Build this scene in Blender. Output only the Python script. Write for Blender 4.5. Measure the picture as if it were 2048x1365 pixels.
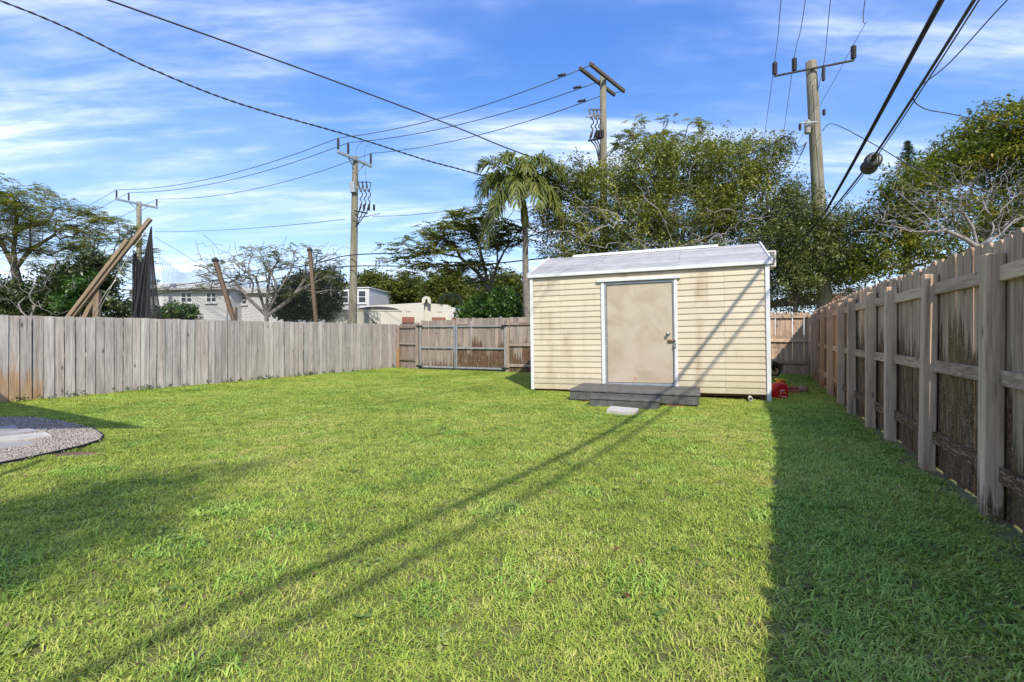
import bpy, math, random
import numpy as np
from mathutils import Vector, Matrix, Euler

for o in list(bpy.data.objects): bpy.data.objects.remove(o, do_unlink=True)
random.seed(7); rng = np.random.default_rng(7)
scene = bpy.context.scene
col = scene.collection
R = math.radians

# ------------------------------------------------------------------ camera
FP, EYE, HZ, CX = 963.0, 1.22, 667.0, 1024.0     # focal length in photo pixels, eye height, horizon row, centre column
cam = bpy.data.cameras.new('camera'); camo = bpy.data.objects.new('camera', cam); col.objects.link(camo)
camo.location = (0, 0, EYE); camo.rotation_euler = (R(90), 0, 0)
cam.sensor_width = 36; cam.lens = FP / 2048 * 36; cam.shift_y = -(682.5 - HZ) / 2048
cam.clip_start = 0.05; cam.clip_end = 2000
scene.camera = camo
cy = scene.cycles; cy.max_bounces = 6; cy.diffuse_bounces = 3; cy.glossy_bounces = 2; cy.transmission_bounces = 3; cy.transparent_max_bounces = 4
cy.caustics_reflective = False; cy.caustics_refractive = False

# ------------------------------------------------------------------ sun, sky, exposure
SUN = Vector((.148, -.728, .669)).normalized()
sl = bpy.data.lights.new('sun', 'SUN'); sl.energy = 2.0; sl.angle = R(0.65); sl.color = (1, .92, .79)
so = bpy.data.objects.new('sun', sl); col.objects.link(so); so.rotation_euler = SUN.to_track_quat('Z', 'Y').to_euler()
so.location = (5, -20, 30)
scene.view_settings.view_transform = 'Standard'; scene.view_settings.look = 'None'
scene.view_settings.exposure = 1.33; scene.view_settings.gamma = 1; scene.view_settings.use_curve_mapping = False

def nd(nt, typ, ins=None, **props):
    n = nt.nodes.new(typ)
    for k, v in props.items(): setattr(n, k, v)
    for k, v in (ins or {}).items():
        if hasattr(v, 'is_linked') or isinstance(v, bpy.types.NodeSocket): nt.links.new(v, n.inputs[k])
        else: n.inputs[k].default_value = v
    return n
def mth(nt, op, a, b=0.0, c=None, clamp=False):
    ins = {0: a, 1: b}
    if c is not None: ins[2] = c
    return nd(nt, 'ShaderNodeMath', ins, operation=op, use_clamp=clamp).outputs[0]
def ramp(nt, fac, stops):
    n = nt.nodes.new('ShaderNodeValToRGB'); nt.links.new(fac, n.inputs[0])
    e = n.color_ramp.elements
    while len(e) < len(stops): e.new(.5)
    for i, (p, c) in enumerate(stops):
        e[i].position = p; e[i].color = (c[0], c[1], c[2], 1) if len(c) == 3 else c
    return n.outputs[0]
def mixc(nt, fac, a, b, mode='MIX'):
    n = nt.nodes.new('ShaderNodeMix'); n.data_type = 'RGBA'; n.blend_type = mode
    for s, v in ((0, fac), (6, a), (7, b)):
        if isinstance(v, bpy.types.NodeSocket): nt.links.new(v, n.inputs[s])
        elif s == 0: n.inputs[0].default_value = v
        else: n.inputs[s].default_value = (v[0], v[1], v[2], 1)
    return n.outputs[2]

SHO, VAL, OFFB = .34, 1.86, (4.7, 3.6, 0)
w = bpy.data.worlds.new('World'); scene.world = w; w.use_nodes = True
nt = w.node_tree; nt.nodes.clear()
sky = nd(nt, 'ShaderNodeTexSky', sky_type='NISHITA', sun_disc=False, sun_elevation=math.asin(SUN.z), sun_rotation=math.atan2(SUN.x, SUN.y))
sky.air_density = .6; sky.dust_density = 0.4; sky.ozone_density = 7; sky.altitude = 0
# soft shoulder so that the horizon glow does not clip, then the saturated blue of the day
one = nd(nt, 'ShaderNodeVectorMath', {0: sky.outputs[0], 1: (SHO, SHO, SHO), 2: (1, 1, 1)}, operation='MULTIPLY_ADD')
soft = nd(nt, 'ShaderNodeVectorMath', {0: sky.outputs[0], 1: one.outputs[0]}, operation='DIVIDE')
hs = nd(nt, 'ShaderNodeHueSaturation', {'Color': soft.outputs[0], 'Saturation': 1.25, 'Value': VAL, 'Hue': .517})
tc = nd(nt, 'ShaderNodeTexCoord')
sp = nd(nt, 'ShaderNodeSeparateXYZ', {0: tc.outputs['Generated']})
zz = mth(nt, 'ADD', mth(nt, 'MAXIMUM', sp.outputs[2], 0.0), .16)
cu = mth(nt, 'DIVIDE', sp.outputs[0], zz); cv = mth(nt, 'DIVIDE', sp.outputs[1], zz)
cp = nd(nt, 'ShaderNodeCombineXYZ', {0: cu, 1: cv})
def cirrus(rot, sc, off, detail, lo, hi, dist=.6, rough=.6):
    m = nd(nt, 'ShaderNodeMapping', {0: cp.outputs[0], 'Location': off, 'Rotation': (0, 0, rot), 'Scale': sc})
    n = nd(nt, 'ShaderNodeTexNoise', {'Vector': m.outputs[0], 'Scale': 1.0, 'Detail': detail, 'Roughness': rough, 'Distortion': dist})
    return nd(nt, 'ShaderNodeMapRange', {0: n.outputs[0], 1: lo, 2: hi}, interpolation_type='SMOOTHSTEP').outputs[0]
broad = cirrus(R(-36), (.7, 2.1, 1), OFFB, 5, .39, .74, .3)
fibre = cirrus(R(-38), (2.0, 12.0, 1), (7.3, 4.2, 0), 8, .25, .80, .35, .62)
fibre2 = cirrus(R(10), (4.5, 11.0, 1), (1.3, 2.2, 0), 8, .30, .80, .5, .62)
cl = mth(nt, 'MULTIPLY', broad, mth(nt, 'ADD', mth(nt, 'MULTIPLY', fibre, .75), mth(nt, 'MULTIPLY', fibre2, .35)))
veil = cirrus(R(-20), (.5, .9, 1), (2.2, 9.4, 0), 5, .42, .86, .2)
cl = mth(nt, 'ADD', cl, mth(nt, 'MULTIPLY', veil, .22), clamp=True)
cl = mth(nt, 'MINIMUM', cl, .85)
skyc = mixc(nt, cl, hs.outputs[0], (3.9, 4.1, 4.55))
bg = nd(nt, 'ShaderNodeBackground', {'Color': skyc, 'Strength': .15})
nt.links.new(bg.outputs[0], nd(nt, 'ShaderNodeOutputWorld').inputs[0])

# ------------------------------------------------------------------ helpers
def P(px, py, D): return np.array([(px - CX) / FP * D, D, EYE + (HZ - py) / FP * D])
def G(px, py):
    D = EYE * FP / (py - HZ); return np.array([(px - CX) / FP * D, D, 0.0])

class MB:
    def __init__(s): s.v = []; s.f = []; s.sm = []
    def add(s, vs, fs, smooth=False):
        o = len(s.v); s.v += [tuple(map(float, p)) for p in vs]
        for f in fs: s.f.append([i + o for i in f]); s.sm.append(smooth)
        return s
    def box(s, lo, hi, M=None, bev=0):
        x0, y0, z0 = lo; x1, y1, z1 = hi
        if bev:
            b = min(bev, (x1-x0)*.45, (y1-y0)*.45, (z1-z0)*.45)
            vs = []; idx = {}
            for ix, X in enumerate((x0, x1)):
                for iy, Y in enumerate((y0, y1)):
                    for iz, Z in enumerate((z0, z1)):
                        sx, sy, sz = (1, -1)[ix], (1, -1)[iy], (1, -1)[iz]
                        for a, d in enumerate(((0, sy*b, sz*b), (sx*b, 0, sz*b), (sx*b, sy*b, 0))):
                            idx[ix, iy, iz, a] = len(vs); vs.append((X+d[0], Y+d[1], Z+d[2]))
            fs = []
            c = ((0,0),(1,0),(1,1),(0,1))
            for k in (0, 1):
                q = [idx[k, i, j, 0] for i, j in c]; fs.append(q if k else q[::-1])
                q = [idx[i, k, j, 1] for i, j in c]; fs.append(q[::-1] if k else q)
                q = [idx[i, j, k, 2] for i, j in c]; fs.append(q if k else q[::-1])
            for i in (0, 1):
                for j in (0, 1):
                    fs.append([idx[0,i,j,1], idx[1,i,j,1], idx[1,i,j,2], idx[0,i,j,2]])
                    fs.append([idx[i,0,j,0], idx[i,1,j,0], idx[i,1,j,2], idx[i,0,j,2]])
                    fs.append([idx[i,j,0,0], idx[i,j,1,0], idx[i,j,1,1], idx[i,j,0,1]])
                    for k in (0, 1): fs.append([idx[i,j,k,0], idx[i,j,k,1], idx[i,j,k,2]])
        else:
            vs = [(x0,y0,z0),(x1,y0,z0),(x1,y1,z0),(x0,y1,z0),(x0,y0,z1),(x1,y0,z1),(x1,y1,z1),(x0,y1,z1)]
            fs = [(0,3,2,1),(4,5,6,7),(0,1,5,4),(1,2,6,5),(2,3,7,6),(3,0,4,7)]
        if M is not None: vs = [tuple(M @ Vector(v)) for v in vs]
        return s.add(vs, fs)
    def bar(s, a, b, wd, th, up=(0,0,1), bev=.003):
        a, b = Vector(a), Vector(b); d = (b - a); L = d.length; d.normalize()
        x = d.cross(Vector(up))
        if x.length < 1e-4: x = Vector((1,0,0))
        x.normalize(); y = x.cross(d)
        M = Matrix(((x.x, d.x, y.x, a.x), (x.y, d.y, y.y, a.y), (x.z, d.z, y.z, a.z), (0,0,0,1)))
        return s.box((-wd/2, 0, -th/2), (wd/2, L, th/2), M, bev)
    def tube(s, pts, rad, n=8, cap=True, smooth=True):
        pts = [Vector(p) for p in pts]
        if not hasattr(rad, '__len__'): rad = [rad] * len(pts)
        u = None; rings = []
        for i, p in enumerate(pts):
            t = (pts[min(i+1, len(pts)-1)] - pts[max(i-1, 0)])
            if t.length < 1e-9: t = Vector((0,0,1))
            t.normalize()
            if u is None:
                u = t.cross(Vector((0, 0, 1)))
                if u.length < .05: u = t.cross(Vector((1, 0, 0)))
            u = (u - t * u.dot(t)); u.normalize(); v = t.cross(u)
            rings.append([p + (u * math.cos(2*math.pi*k/n) + v * math.sin(2*math.pi*k/n)) * rad[i] for k in range(n)])
        vs = [q for r in rings for q in r]; fs = []
        for i in range(len(pts)-1):
            for k in range(n):
                k2 = (k+1) % n; fs.append((i*n+k, i*n+k2, (i+1)*n+k2, (i+1)*n+k))
        if cap: fs.append(tuple(range(n))[::-1]); fs.append(tuple((len(pts)-1)*n+k for k in range(n)))
        return s.add(vs, fs, smooth)
    def lathe(s, prof, n=16, M=None, smooth=True):
        vs = []; fs = []
        for r, z in prof:
            for k in range(n): vs.append((r*math.cos(2*math.pi*k/n), r*math.sin(2*math.pi*k/n), z))
        for i in range(len(prof)-1):
            for k in range(n):
                k2 = (k+1) % n; fs.append((i*n+k, i*n+k2, (i+1)*n+k2, (i+1)*n+k))
        fs.append(tuple(range(n))[::-1]); fs.append(tuple((len(prof)-1)*n+k for k in range(n)))
        if M is not None: vs = [tuple(M @ Vector(v)) for v in vs]
        return s.add(vs, fs, smooth)
    def prism(s, poly, y0, y1, M=None):      # polygon in xz, extruded along y
        n = len(poly); vs = [(x, y0, z) for x, z in poly] + [(x, y1, z) for x, z in poly]
        fs = [tuple(range(n)), tuple(range(2*n-1, n-1, -1))]
        for k in range(n): k2 = (k+1) % n; fs.append((k2, k, k+n, k2+n))
        if M is not None: vs = [tuple(M @ Vector(v)) for v in vs]
        return s.add(vs, fs)
    def mesh(s, name):
        me = bpy.data.meshes.new(name); me.from_pydata(s.v, [], s.f)
        me.polygons.foreach_set('use_smooth', s.sm); me.update(); return me

def tag(o, label=None, cat=None, group=None, kind=None):
    if label: o['label'] = label
    if cat: o['category'] = cat
    if group: o['group'] = group
    if kind: o['kind'] = kind
    return o
def obj(name, data, mat=None, parent=None, loc=(0,0,0), rot=(0,0,0), color=None, scale=None):
    if isinstance(data, MB): data = data.mesh(name)
    if mat is not None and data is not None and not data.materials: data.materials.append(mat)
    o = bpy.data.objects.new(name, data); col.objects.link(o)
    o.location = loc; o.rotation_euler = rot
    if scale: o.scale = scale
    o.color = color or (0, 0, 0, 1)
    if parent: o.parent = parent
    return o
def empty(name, loc, label, cat, group=None, rot=(0,0,0)):
    o = obj(name, None, loc=tuple(map(float, loc)), rot=rot); o.empty_display_size = .2
    return tag(o, label, cat, group)
def npmesh(name, verts, quads, tint=None, uvy=None):
    me = bpy.data.meshes.new(name); nv, nf = len(verts), len(quads); k = quads.shape[1]
    me.vertices.add(nv); me.vertices.foreach_set('co', np.ascontiguousarray(verts, dtype=np.float32).ravel())
    me.loops.add(nf*k); me.loops.foreach_set('vertex_index', np.ascontiguousarray(quads, dtype=np.int32).ravel())
    me.polygons.add(nf); me.polygons.foreach_set('loop_start', np.arange(nf, dtype=np.int32)*k)
    if tint is not None:
        a = me.attributes.new('tint', 'FLOAT', 'POINT'); a.data.foreach_set('value', np.ascontiguousarray(tint, dtype=np.float32))
    me.update(calc_edges=True); return me

# ------------------------------------------------------------------ materials
def newmat(name):
    m = bpy.data.materials.new(name); m.use_nodes = True; nt = m.node_tree
    b = nt.nodes['Principled BSDF']; return m, nt, b
def setc(nt, b, c):
    if isinstance(c, bpy.types.NodeSocket): nt.links.new(c, b.inputs['Base Color'])
    else: b.inputs['Base Color'].default_value = (*c, 1)
def noise(nt, vec, scale=5, detail=4, rough=.55, dist=0):
    ins = {'Scale': scale, 'Detail': detail, 'Roughness': rough, 'Distortion': dist}
    if vec is not None: ins['Vector'] = vec
    return nd(nt, 'ShaderNodeTexNoise', ins).outputs[0]
def bump(nt, b, h, strength=.3, dist=.01):
    n = nd(nt, 'ShaderNodeBump', {'Height': h, 'Strength': strength, 'Distance': dist}); nt.links.new(n.outputs[0], b.inputs['Normal'])
def mapr(nt, v, a, b_, c=0., d=1., smooth=True):
    return nd(nt, 'ShaderNodeMapRange', {0: v, 1: a, 2: b_, 3: c, 4: d}, interpolation_type='SMOOTHSTEP' if smooth else 'LINEAR').outputs[0]

def plain(name, c, rough=.6, metal=0, var=.18, scale=6, bmp=.15, coord='Object'):
    m, nt, b = newmat(name); t = nd(nt, 'ShaderNodeTexCoord').outputs[coord]
    n = noise(nt, t, scale, 6, .6); n2 = noise(nt, t, scale*7, 4, .6)
    oi = nd(nt, 'ShaderNodeObjectInfo').outputs['Random']
    f = mth(nt, 'ADD', mapr(nt, n, .25, .75, 1-var, 1+var), mth(nt, 'MULTIPLY', mth(nt, 'SUBTRACT', n2, .5), var*.8))
    f = mth(nt, 'MULTIPLY', f, mapr(nt, oi, 0, 1, 1-var*.4, 1+var*.4, False))
    setc(nt, b, mixc(nt, 1.0, c, nd(nt, 'ShaderNodeCombineColor', {0: f, 1: f, 2: f}).outputs[0], 'MULTIPLY'))
    b.inputs['Roughness'].default_value = rough; b.inputs['Metallic'].default_value = metal
    if bmp: bump(nt, b, n2, bmp, .004)
    return m

def wood(name, light, mid, dark, axis='z', knots=True, tonevar=.22, bmp=.6):
    """weathered timber; object colour: R stain height, G fresh orange height, B algae"""
    m, nt, b = newmat(name); tc = nd(nt, 'ShaderNodeTexCoord').outputs['Object']
    oi = nd(nt, 'ShaderNodeObjectInfo'); rnd = oi.outputs['Random']
    off = mth(nt, 'MULTIPLY', rnd, 61.0); offv = nd(nt, 'ShaderNodeCombineXYZ', {0: off, 1: off, 2: mth(nt, 'MULTIPLY', rnd, 37.)}).outputs[0]
    vec = nd(nt, 'ShaderNodeVectorMath', {0: tc, 1: offv}, operation='ADD').outputs[0]
    S = (1, 1, .045) if axis == 'z' else (.045, 1, 1)
    g = nd(nt, 'ShaderNodeMapping', {0: vec, 'Scale': S}).outputs[0]
    grain = noise(nt, g, 75, 5, .65, .25); band = noise(nt, g, 17, 4, .6, .6)
    pat = noise(nt, vec, 2.2, 4, .6)
    c = ramp(nt, mth(nt, 'ADD', mth(nt, 'MULTIPLY', grain, .45), mth(nt, 'MULTIPLY', band, .55)), [(.30, dark), (.47, mid), (.66, light)])
    tone = mth(nt, 'ADD', mapr(nt, rnd, 0, 1, 1-tonevar, 1+tonevar*.6, False), mth(nt, 'MULTIPLY', mth(nt, 'SUBTRACT', pat, .5), .5))
    c = mixc(nt, 1., c, nd(nt, 'ShaderNodeCombineColor', {0: tone, 1: tone, 2: tone}).outputs[0], 'MULTIPLY')
    rnd2 = mth(nt, 'FRACT', mth(nt, 'MULTIPLY', rnd, 17.31))
    c = mixc(nt, mth(nt, 'MULTIPLY', rnd2, .28), c, mixc(nt, 1., c, (1.16, .96, .82), 'MULTIPLY'))
    if knots:
        kv = nd(nt, 'ShaderNodeMapping', {0: vec, 'Scale': (7, 7, 2.6) if axis == 'z' else (2.6, 7, 7)}).outputs[0]
        vo = nd(nt, 'ShaderNodeTexVoronoi', {'Vector': kv, 'Scale': 1.0, 'Randomness': 1.0})
        sel = mth(nt, 'GREATER_THAN', nd(nt, 'ShaderNodeSeparateColor', {0: vo.outputs['Color']}).outputs[0], .62)
        k = mth(nt, 'MULTIPLY', mapr(nt, vo.outputs['Distance'], .16, .05), sel)
        c = mixc(nt, mth(nt, 'MULTIPLY', k, .8), c, tuple(.35*x for x in dark))
    cs = nd(nt, 'ShaderNodeSeparateColor', {0: oi.outputs['Color']})
    z = nd(nt, 'ShaderNodeSeparateXYZ', {0: tc}).outputs[2] if axis == 'z' else nd(nt, 'ShaderNodeValue').outputs[0]
    sv = nd(nt, 'ShaderNodeMapping', {0: vec, 'Scale': (1, 1, .09) if axis == 'z' else (.2, 1, 1)}).outputs[0]
    sn = noise(nt, sv, 26, 5, .65, .2); sn2 = noise(nt, vec, 60, 3, .6); sn3 = noise(nt, sv, 48, 3, .6)
    on = mapr(nt, cs.outputs[0], .02, .2)
    lev = mth(nt, 'ADD', cs.outputs[0], mth(nt, 'MULTIPLY', mth(nt, 'SUBTRACT', sn, .5), 1.1))
    ms = mth(nt, 'MULTIPLY', mth(nt, 'MULTIPLY', mth(nt, 'SUBTRACT', lev, z), 7., clamp=True), on)
    ms = mth(nt, 'MULTIPLY', ms, mapr(nt, sn2, .68, .58, .55, 1.))
    ms = mth(nt, 'MULTIPLY', ms, mapr(nt, sn3, .64, .48, .5, .95))
    c = mixc(nt, ms, c, ramp(nt, sn2, [(.36, (.020, .011, .006)), (.5, (.070, .034, .012)), (.64, (.20, .095, .030))]))
    lg = mth(nt, 'ADD', cs.outputs[1], mth(nt, 'MULTIPLY', mth(nt, 'SUBTRACT', noise(nt, sv, 13, 4, .6), .5), 1.2))
    mg = mth(nt, 'MULTIPLY', mth(nt, 'MULTIPLY', mth(nt, 'SUBTRACT', lg, z), 4., clamp=True), mapr(nt, cs.outputs[1], .02, .15))
    c = mixc(nt, mth(nt, 'MULTIPLY', mg, .68), c, ramp(nt, grain, [(.3, (.22, .10, .032)), (.6, (.44, .24, .09))]))
    al = mth(nt, 'MULTIPLY', mapr(nt, noise(nt, sv, 9, 4, .6), .42, .62), cs.outputs[2])
    c = mixc(nt, al, c, (.17, .17, .055))
    setc(nt, b, c); b.inputs['Roughness'].default_value = .85; b.inputs['Specular IOR Level'].default_value = .25
    bump(nt, b, mth(nt, 'ADD', grain, mth(nt, 'MULTIPLY', band, .5)), bmp, .004)
    return m

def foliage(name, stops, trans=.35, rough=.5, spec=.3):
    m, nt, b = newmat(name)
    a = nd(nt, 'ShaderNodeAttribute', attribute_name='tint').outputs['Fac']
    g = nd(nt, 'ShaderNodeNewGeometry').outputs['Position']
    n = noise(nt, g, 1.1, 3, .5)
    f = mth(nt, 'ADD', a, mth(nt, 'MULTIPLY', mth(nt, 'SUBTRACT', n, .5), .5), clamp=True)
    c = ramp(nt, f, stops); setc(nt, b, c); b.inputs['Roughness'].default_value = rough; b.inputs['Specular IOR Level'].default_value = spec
    t = nd(nt, 'ShaderNodeBsdfTranslucent', {'Color': mixc(nt, 1., c, (1.25, 1.35, .55), 'MULTIPLY')})
    mx = nd(nt, 'ShaderNodeMixShader', {0: trans, 1: b.outputs[0], 2: t.outputs[0]})
    nt.links.new(mx.outputs[0], nt.nodes['Material Output'].inputs[0]); return m

def grassmat(name, stops, trans=.27):
    m, nt, b = newmat(name)
    a = nd(nt, 'ShaderNodeAttribute', attribute_name='tint').outputs['Fac']
    gp = nd(nt, 'ShaderNodeNewGeometry').outputs['Position']
    n = noise(nt, gp, .55, 4, .6); n2 = noise(nt, gp, 3.2, 4, .65)
    f = mth(nt, 'ADD', mth(nt, 'MULTIPLY', a, .62), mth(nt, 'ADD', mth(nt, 'MULTIPLY', mth(nt, 'SUBTRACT', n, .5), 1.2), mth(nt, 'MULTIPLY', mth(nt, 'SUBTRACT', n2, .5), .95)))
    f = mth(nt, 'ADD', f, .19, clamp=True)
    c = ramp(nt, f, stops); setc(nt, b, c); b.inputs['Roughness'].default_value = .55; b.inputs['Specular IOR Level'].default_value = .25
    t = nd(nt, 'ShaderNodeBsdfTranslucent', {'Color': mixc(nt, 1., c, (1.2, 1.25, .6), 'MULTIPLY')})
    mx = nd(nt, 'ShaderNodeMixShader', {0: trans, 1: b.outputs[0], 2: t.outputs[0]})
    nt.links.new(mx.outputs[0], nt.nodes['Material Output'].inputs[0]); return m

M_ = {}
M_['wood_left'] = wood('weathered_grey_picket', (.57, .545, .53), (.37, .345, .328), (.14, .122, .118))
M_['wood_back'] = wood('brown_grey_board', (.43, .365, .315), (.285, .235, .20), (.10, .078, .066))
M_['wood_right'] = wood('warm_grey_board', (.66, .49, .36), (.43, .305, .215), (.11, .072, .05))  # even warm tone of the right-hand fence boards
M_['wood_post'] = wood('post_timber', (.77, .58, .41), (.54, .39, .275), (.19, .125, .086))
M_['wood_rail'] = wood('rail_timber', (.76, .58, .42), (.49, .36, .255), (.16, .11, .078), axis='x')
M_['wood_rail_back'] = wood('brown_rail_timber', (.43, .37, .31), (.28, .23, .19), (.11, .085, .07), axis='x')
M_['wood_beam'] = wood('tan_beam_timber', (.35, .265, .19), (.25, .185, .125), (.13, .09, .06), axis='x', tonevar=.1)
M_['wood_stake'] = wood('brown_stake_timber', (.20, .145, .105), (.12, .085, .06), (.055, .038, .028), tonevar=.1)
M_['pole_wood'] = wood('utility_pole_timber', (.37, .345, .285), (.21, .195, .155), (.055, .05, .04), knots=False, tonevar=.1)
M_['arm_wood'] = wood('dark_crossarm_timber', (.20, .16, .13), (.11, .09, .075), (.05, .04, .035), axis='x', knots=False)
M_['grey_metal'] = plain('galvanised_grey_metal', (.30, .34, .37), .45, .3)
M_['gate_metal'] = plain('painted_grey_gate_tube', (.27, .29, .31), .5, .1)
M_['black_metal'] = plain('black_iron', (.02, .02, .022), .5, .2)
M_['black_rubber'] = plain('black_rubber', (.018, .018, .02), .6)
M_['dark_insulator'] = plain('dark_polymer_insulator', (.035, .028, .035), .45)
M_['white_trim'] = plain('white_painted_trim', (.66, .675, .67), .45, 0, .07, 3, .05)
M_['seam'] = plain('grimy_joint_sealant', (.36, .35, .34), .8, 0, .3, 20, 0)
M_['deck'] = plain('charcoal_deck_paint', (.10, .10, .095), .6, 0, .38, 9, .3)
M_['brick'] = plain('red_brick', (.30, .125, .08), .85, 0, .25, 12, .5)
M_['block'] = plain('tan_concrete_block', (.40, .31, .22), .9, 0, .2, 14, .5)
M_['stone'] = plain('grey_brown_rock', (.30, .23, .19), .85, 0, .3, 9, .6)
M_['concrete'] = plain('pale_concrete', (.50, .48, .43), .85, 0, .18, 7, .4)
M_['paver'] = plain('grey_paver', (.33, .325, .315), .8, 0, .15, 4, .3)
M_['stucco'] = plain('white_stucco', (.52, .52, .52), .85, 0, .06, 1.5, .04)
M_['stucco_cream'] = plain('cream_stucco', (.52, .495, .43), .85, 0, .06, 1.5, .05)
M_['roof_white'] = plain('pale_roof_tile', (.52, .52, .52), .8, 0, .1, 2, .2)
M_['roof_tile'] = plain('brown_roof_tile', (.26, .15, .11), .8, 0, .2, 8, .4)
M_['awning'] = plain('rust_red_awning', (.17, .065, .04), .7, 0, .15, 6, .1)
M_['glass'] = plain('dark_window_glass', (.03, .035, .042), .08, 0, .1, 2, 0)
M_['red_plastic'] = plain('red_plastic', (.52, .012, .018), .28, 0, .06, 4, .02)
M_['yellow_plastic'] = plain('yellow_plastic', (.80, .45, .02), .4, 0, .05, 4, .02)
M_['gold'] = plain('gold_alloy', (.55, .36, .09), .35, .5, .1)
M_['grey_plastic'] = plain('dark_grey_plastic', (.032, .033, .037), .45, 0, .1)
M_['white_ink'] = plain('white_ink', (.80, .80, .78), .5, 0, .03, 4, 0)
M_['orange_ink'] = plain('orange_ink', (.75, .20, .03), .5, 0, .03, 4, 0)
M_['red_ink'] = plain('red_ink', (.55, .05, .03), .5, 0, .03, 4, 0)
M_['chrome'] = plain('worn_chrome', (.55, .54, .52), .25, .9, .1)
M_['rust'] = plain('rusty_steel', (.16, .075, .035), .7, .3, .3, 30)
M_['wire'] = plain('black_cable_sheath', (.022, .022, .026), .5, 0, .1, 6, 0)
M_['wire_grey'] = plain('grey_bare_conductor', (.07, .07, .075), .5, .3, .1)
M_['net'] = plain('black_net_cord', (.022, .022, .026), .8, 0, .1, 5, 0)
M_['rope'] = plain('pale_rope', (.50, .46, .40), .9, 0, .1, 20, 0)
M_['ac'] = plain('cream_air_conditioner_case', (.60, .58, .50), .5, 0, .06, 4, .03)
M_['bark_grey'] = plain('grey_bark', (.17, .145, .125), .9, 0, .3, 9, .6)
M_['bark_pale'] = plain('pale_bare_bark', (.26, .235, .22), .9, 0, .22, 9, .5)
M_['bark_brown'] = plain('brown_bark', (.17, .125, .095), .9, 0, .3, 9, .6)
M_['shaft_green'] = plain('green_crownshaft', (.22, .22, .06), .5, 0, .3, 9, .1)
M_['dirt'] = plain('brown_dirt', (.20, .125, .085), .95, 0, .3, 30, .5)
M_['gravel_stone'] = plain('pale_pea_gravel', (.32, .28, .245), .8, 0, .45, 9, .2)
M_['leaf_ficus'] = foliage('ficus_leaf', [(0, (.055, .076, .024)), (.4, (.18, .21, .056)), (.72, (.33, .34, .09)), (1, (.46, .45, .12))], .22, .45, .3)
M_['leaf_ficus_light'] = foliage('grey_green_leaf', [(0, (.05, .075, .025)), (.45, (.15, .185, .066)), (.8, (.25, .27, .10)), (1, (.36, .33, .09))], .25, .38, .5)
M_['leaf_poinciana'] = foliage('feathery_leaf', [(0, (.06, .08, .022)), (.5, (.155, .175, .045)), (1, (.30, .27, .075))], .55)
M_['leaf_bright'] = foliage('bright_green_leaf', [(0, (.025, .07, .012)), (.5, (.06, .14, .025)), (1, (.14, .22, .05))], .3, .35, .5)
M_['leaf_yellow'] = foliage('yellow_green_leaf', [(0, (.035, .06, .012)), (.4, (.13, .17, .032)), (.78, (.27, .28, .05)), (1, (.42, .31, .05))], .3)
M_['leaf_far'] = foliage('far_tree_leaf', [(0, (.04, .065, .015)), (.5, (.115, .14, .028)), (1, (.22, .21, .045))], .3)
M_['leaf_dark'] = foliage('dark_tree_leaf', [(0, (.020, .036, .014)), (.5, (.052, .08, .026)), (1, (.12, .14, .045))], .2, .4, .4)
M_['leaf_palm'] = foliage('palm_leaflet', [(0, (.07, .10, .024)), (.45, (.17, .205, .05)), (.8, (.29, .28, .08)), (1, (.34, .20, .07))], .35, .45, .4)
M_['leaf_clover'] = foliage('clover_leaf', [(0, (.10, .17, .04)), (.5, (.22, .32, .07)), (1, (.40, .44, .12))], .2)
M_['leaf_pine'] = foliage('pine_needle', [(0, (.02, .05, .02)), (.6, (.05, .09, .04)), (1, (.09, .13, .06))], .15)
M_['grass_sun'] = grassmat('lawn_blade', [(0, (.11, .18, .036)), (.28, (.26, .385, .062)), (.55, (.435, .53, .092)), (.8, (.58, .60, .15)), (1, (.66, .55, .30))])

M_['grass_coarse_lifted'] = grassmat('broad_lawn_blade_lifted', [(0, (.12, .25, .055)), (.3, (.27, .46, .085)), (.6, (.44, .60, .12)), (.85, (.56, .66, .18)), (1, (.62, .52, .28))])  # broad-bladed grass; colour also raised to lighten the fence's shaded strip
# siding: cream, vertical grime streaks, slightly chalky
def siding_mat(name, c, grime):
    m, nt, b = newmat(name); g = nd(nt, 'ShaderNodeTexCoord').outputs['Object']
    oi = nd(nt, 'ShaderNodeObjectInfo').outputs['Random']
    mp = nd(nt, 'ShaderNodeMapping', {0: nd(nt, 'ShaderNodeNewGeometry').outputs['Position'], 'Scale': (1, 1, .10)}).outputs[0]
    st = noise(nt, mp, 3.2, 5, .65); st2 = noise(nt, nd(nt, 'ShaderNodeNewGeometry').outputs['Position'], 2.1, 4, .6)
    f = mth(nt, 'MULTIPLY', mapr(nt, st, .46, .68), mapr(nt, st2, .35, .65))
    cc = mixc(nt, mth(nt, 'MULTIPLY', f, .75), c, grime)
    wz = nd(nt, 'ShaderNodeSeparateXYZ', {0: nd(nt, 'ShaderNodeNewGeometry').outputs['Position']}).outputs[2]
    spl = mth(nt, 'MULTIPLY', mth(nt, 'SUBTRACT', mth(nt, 'MULTIPLY', noise(nt, nd(nt, 'ShaderNodeNewGeometry').outputs['Position'], 9, 4, .65), .9), wz), 2.2, clamp=True)
    cc = mixc(nt, mth(nt, 'MULTIPLY', spl, .45), cc, (.30, .27, .15))
    fine = noise(nt, g, 45, 4, .6)
    tone = mth(nt, 'ADD', mapr(nt, oi, 0, 1, .93, 1.05, False), mth(nt, 'MULTIPLY', mth(nt, 'SUBTRACT', fine, .5), .12))
    cc = mixc(nt, 1., cc, nd(nt, 'ShaderNodeCombineColor', {0: tone, 1: tone, 2: tone}).outputs[0], 'MULTIPLY')
    setc(nt, b, cc); b.inputs['Roughness'].default_value = .5
    bump(nt, b, noise(nt, mp, 8, 3), .12, .01); return m
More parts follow.
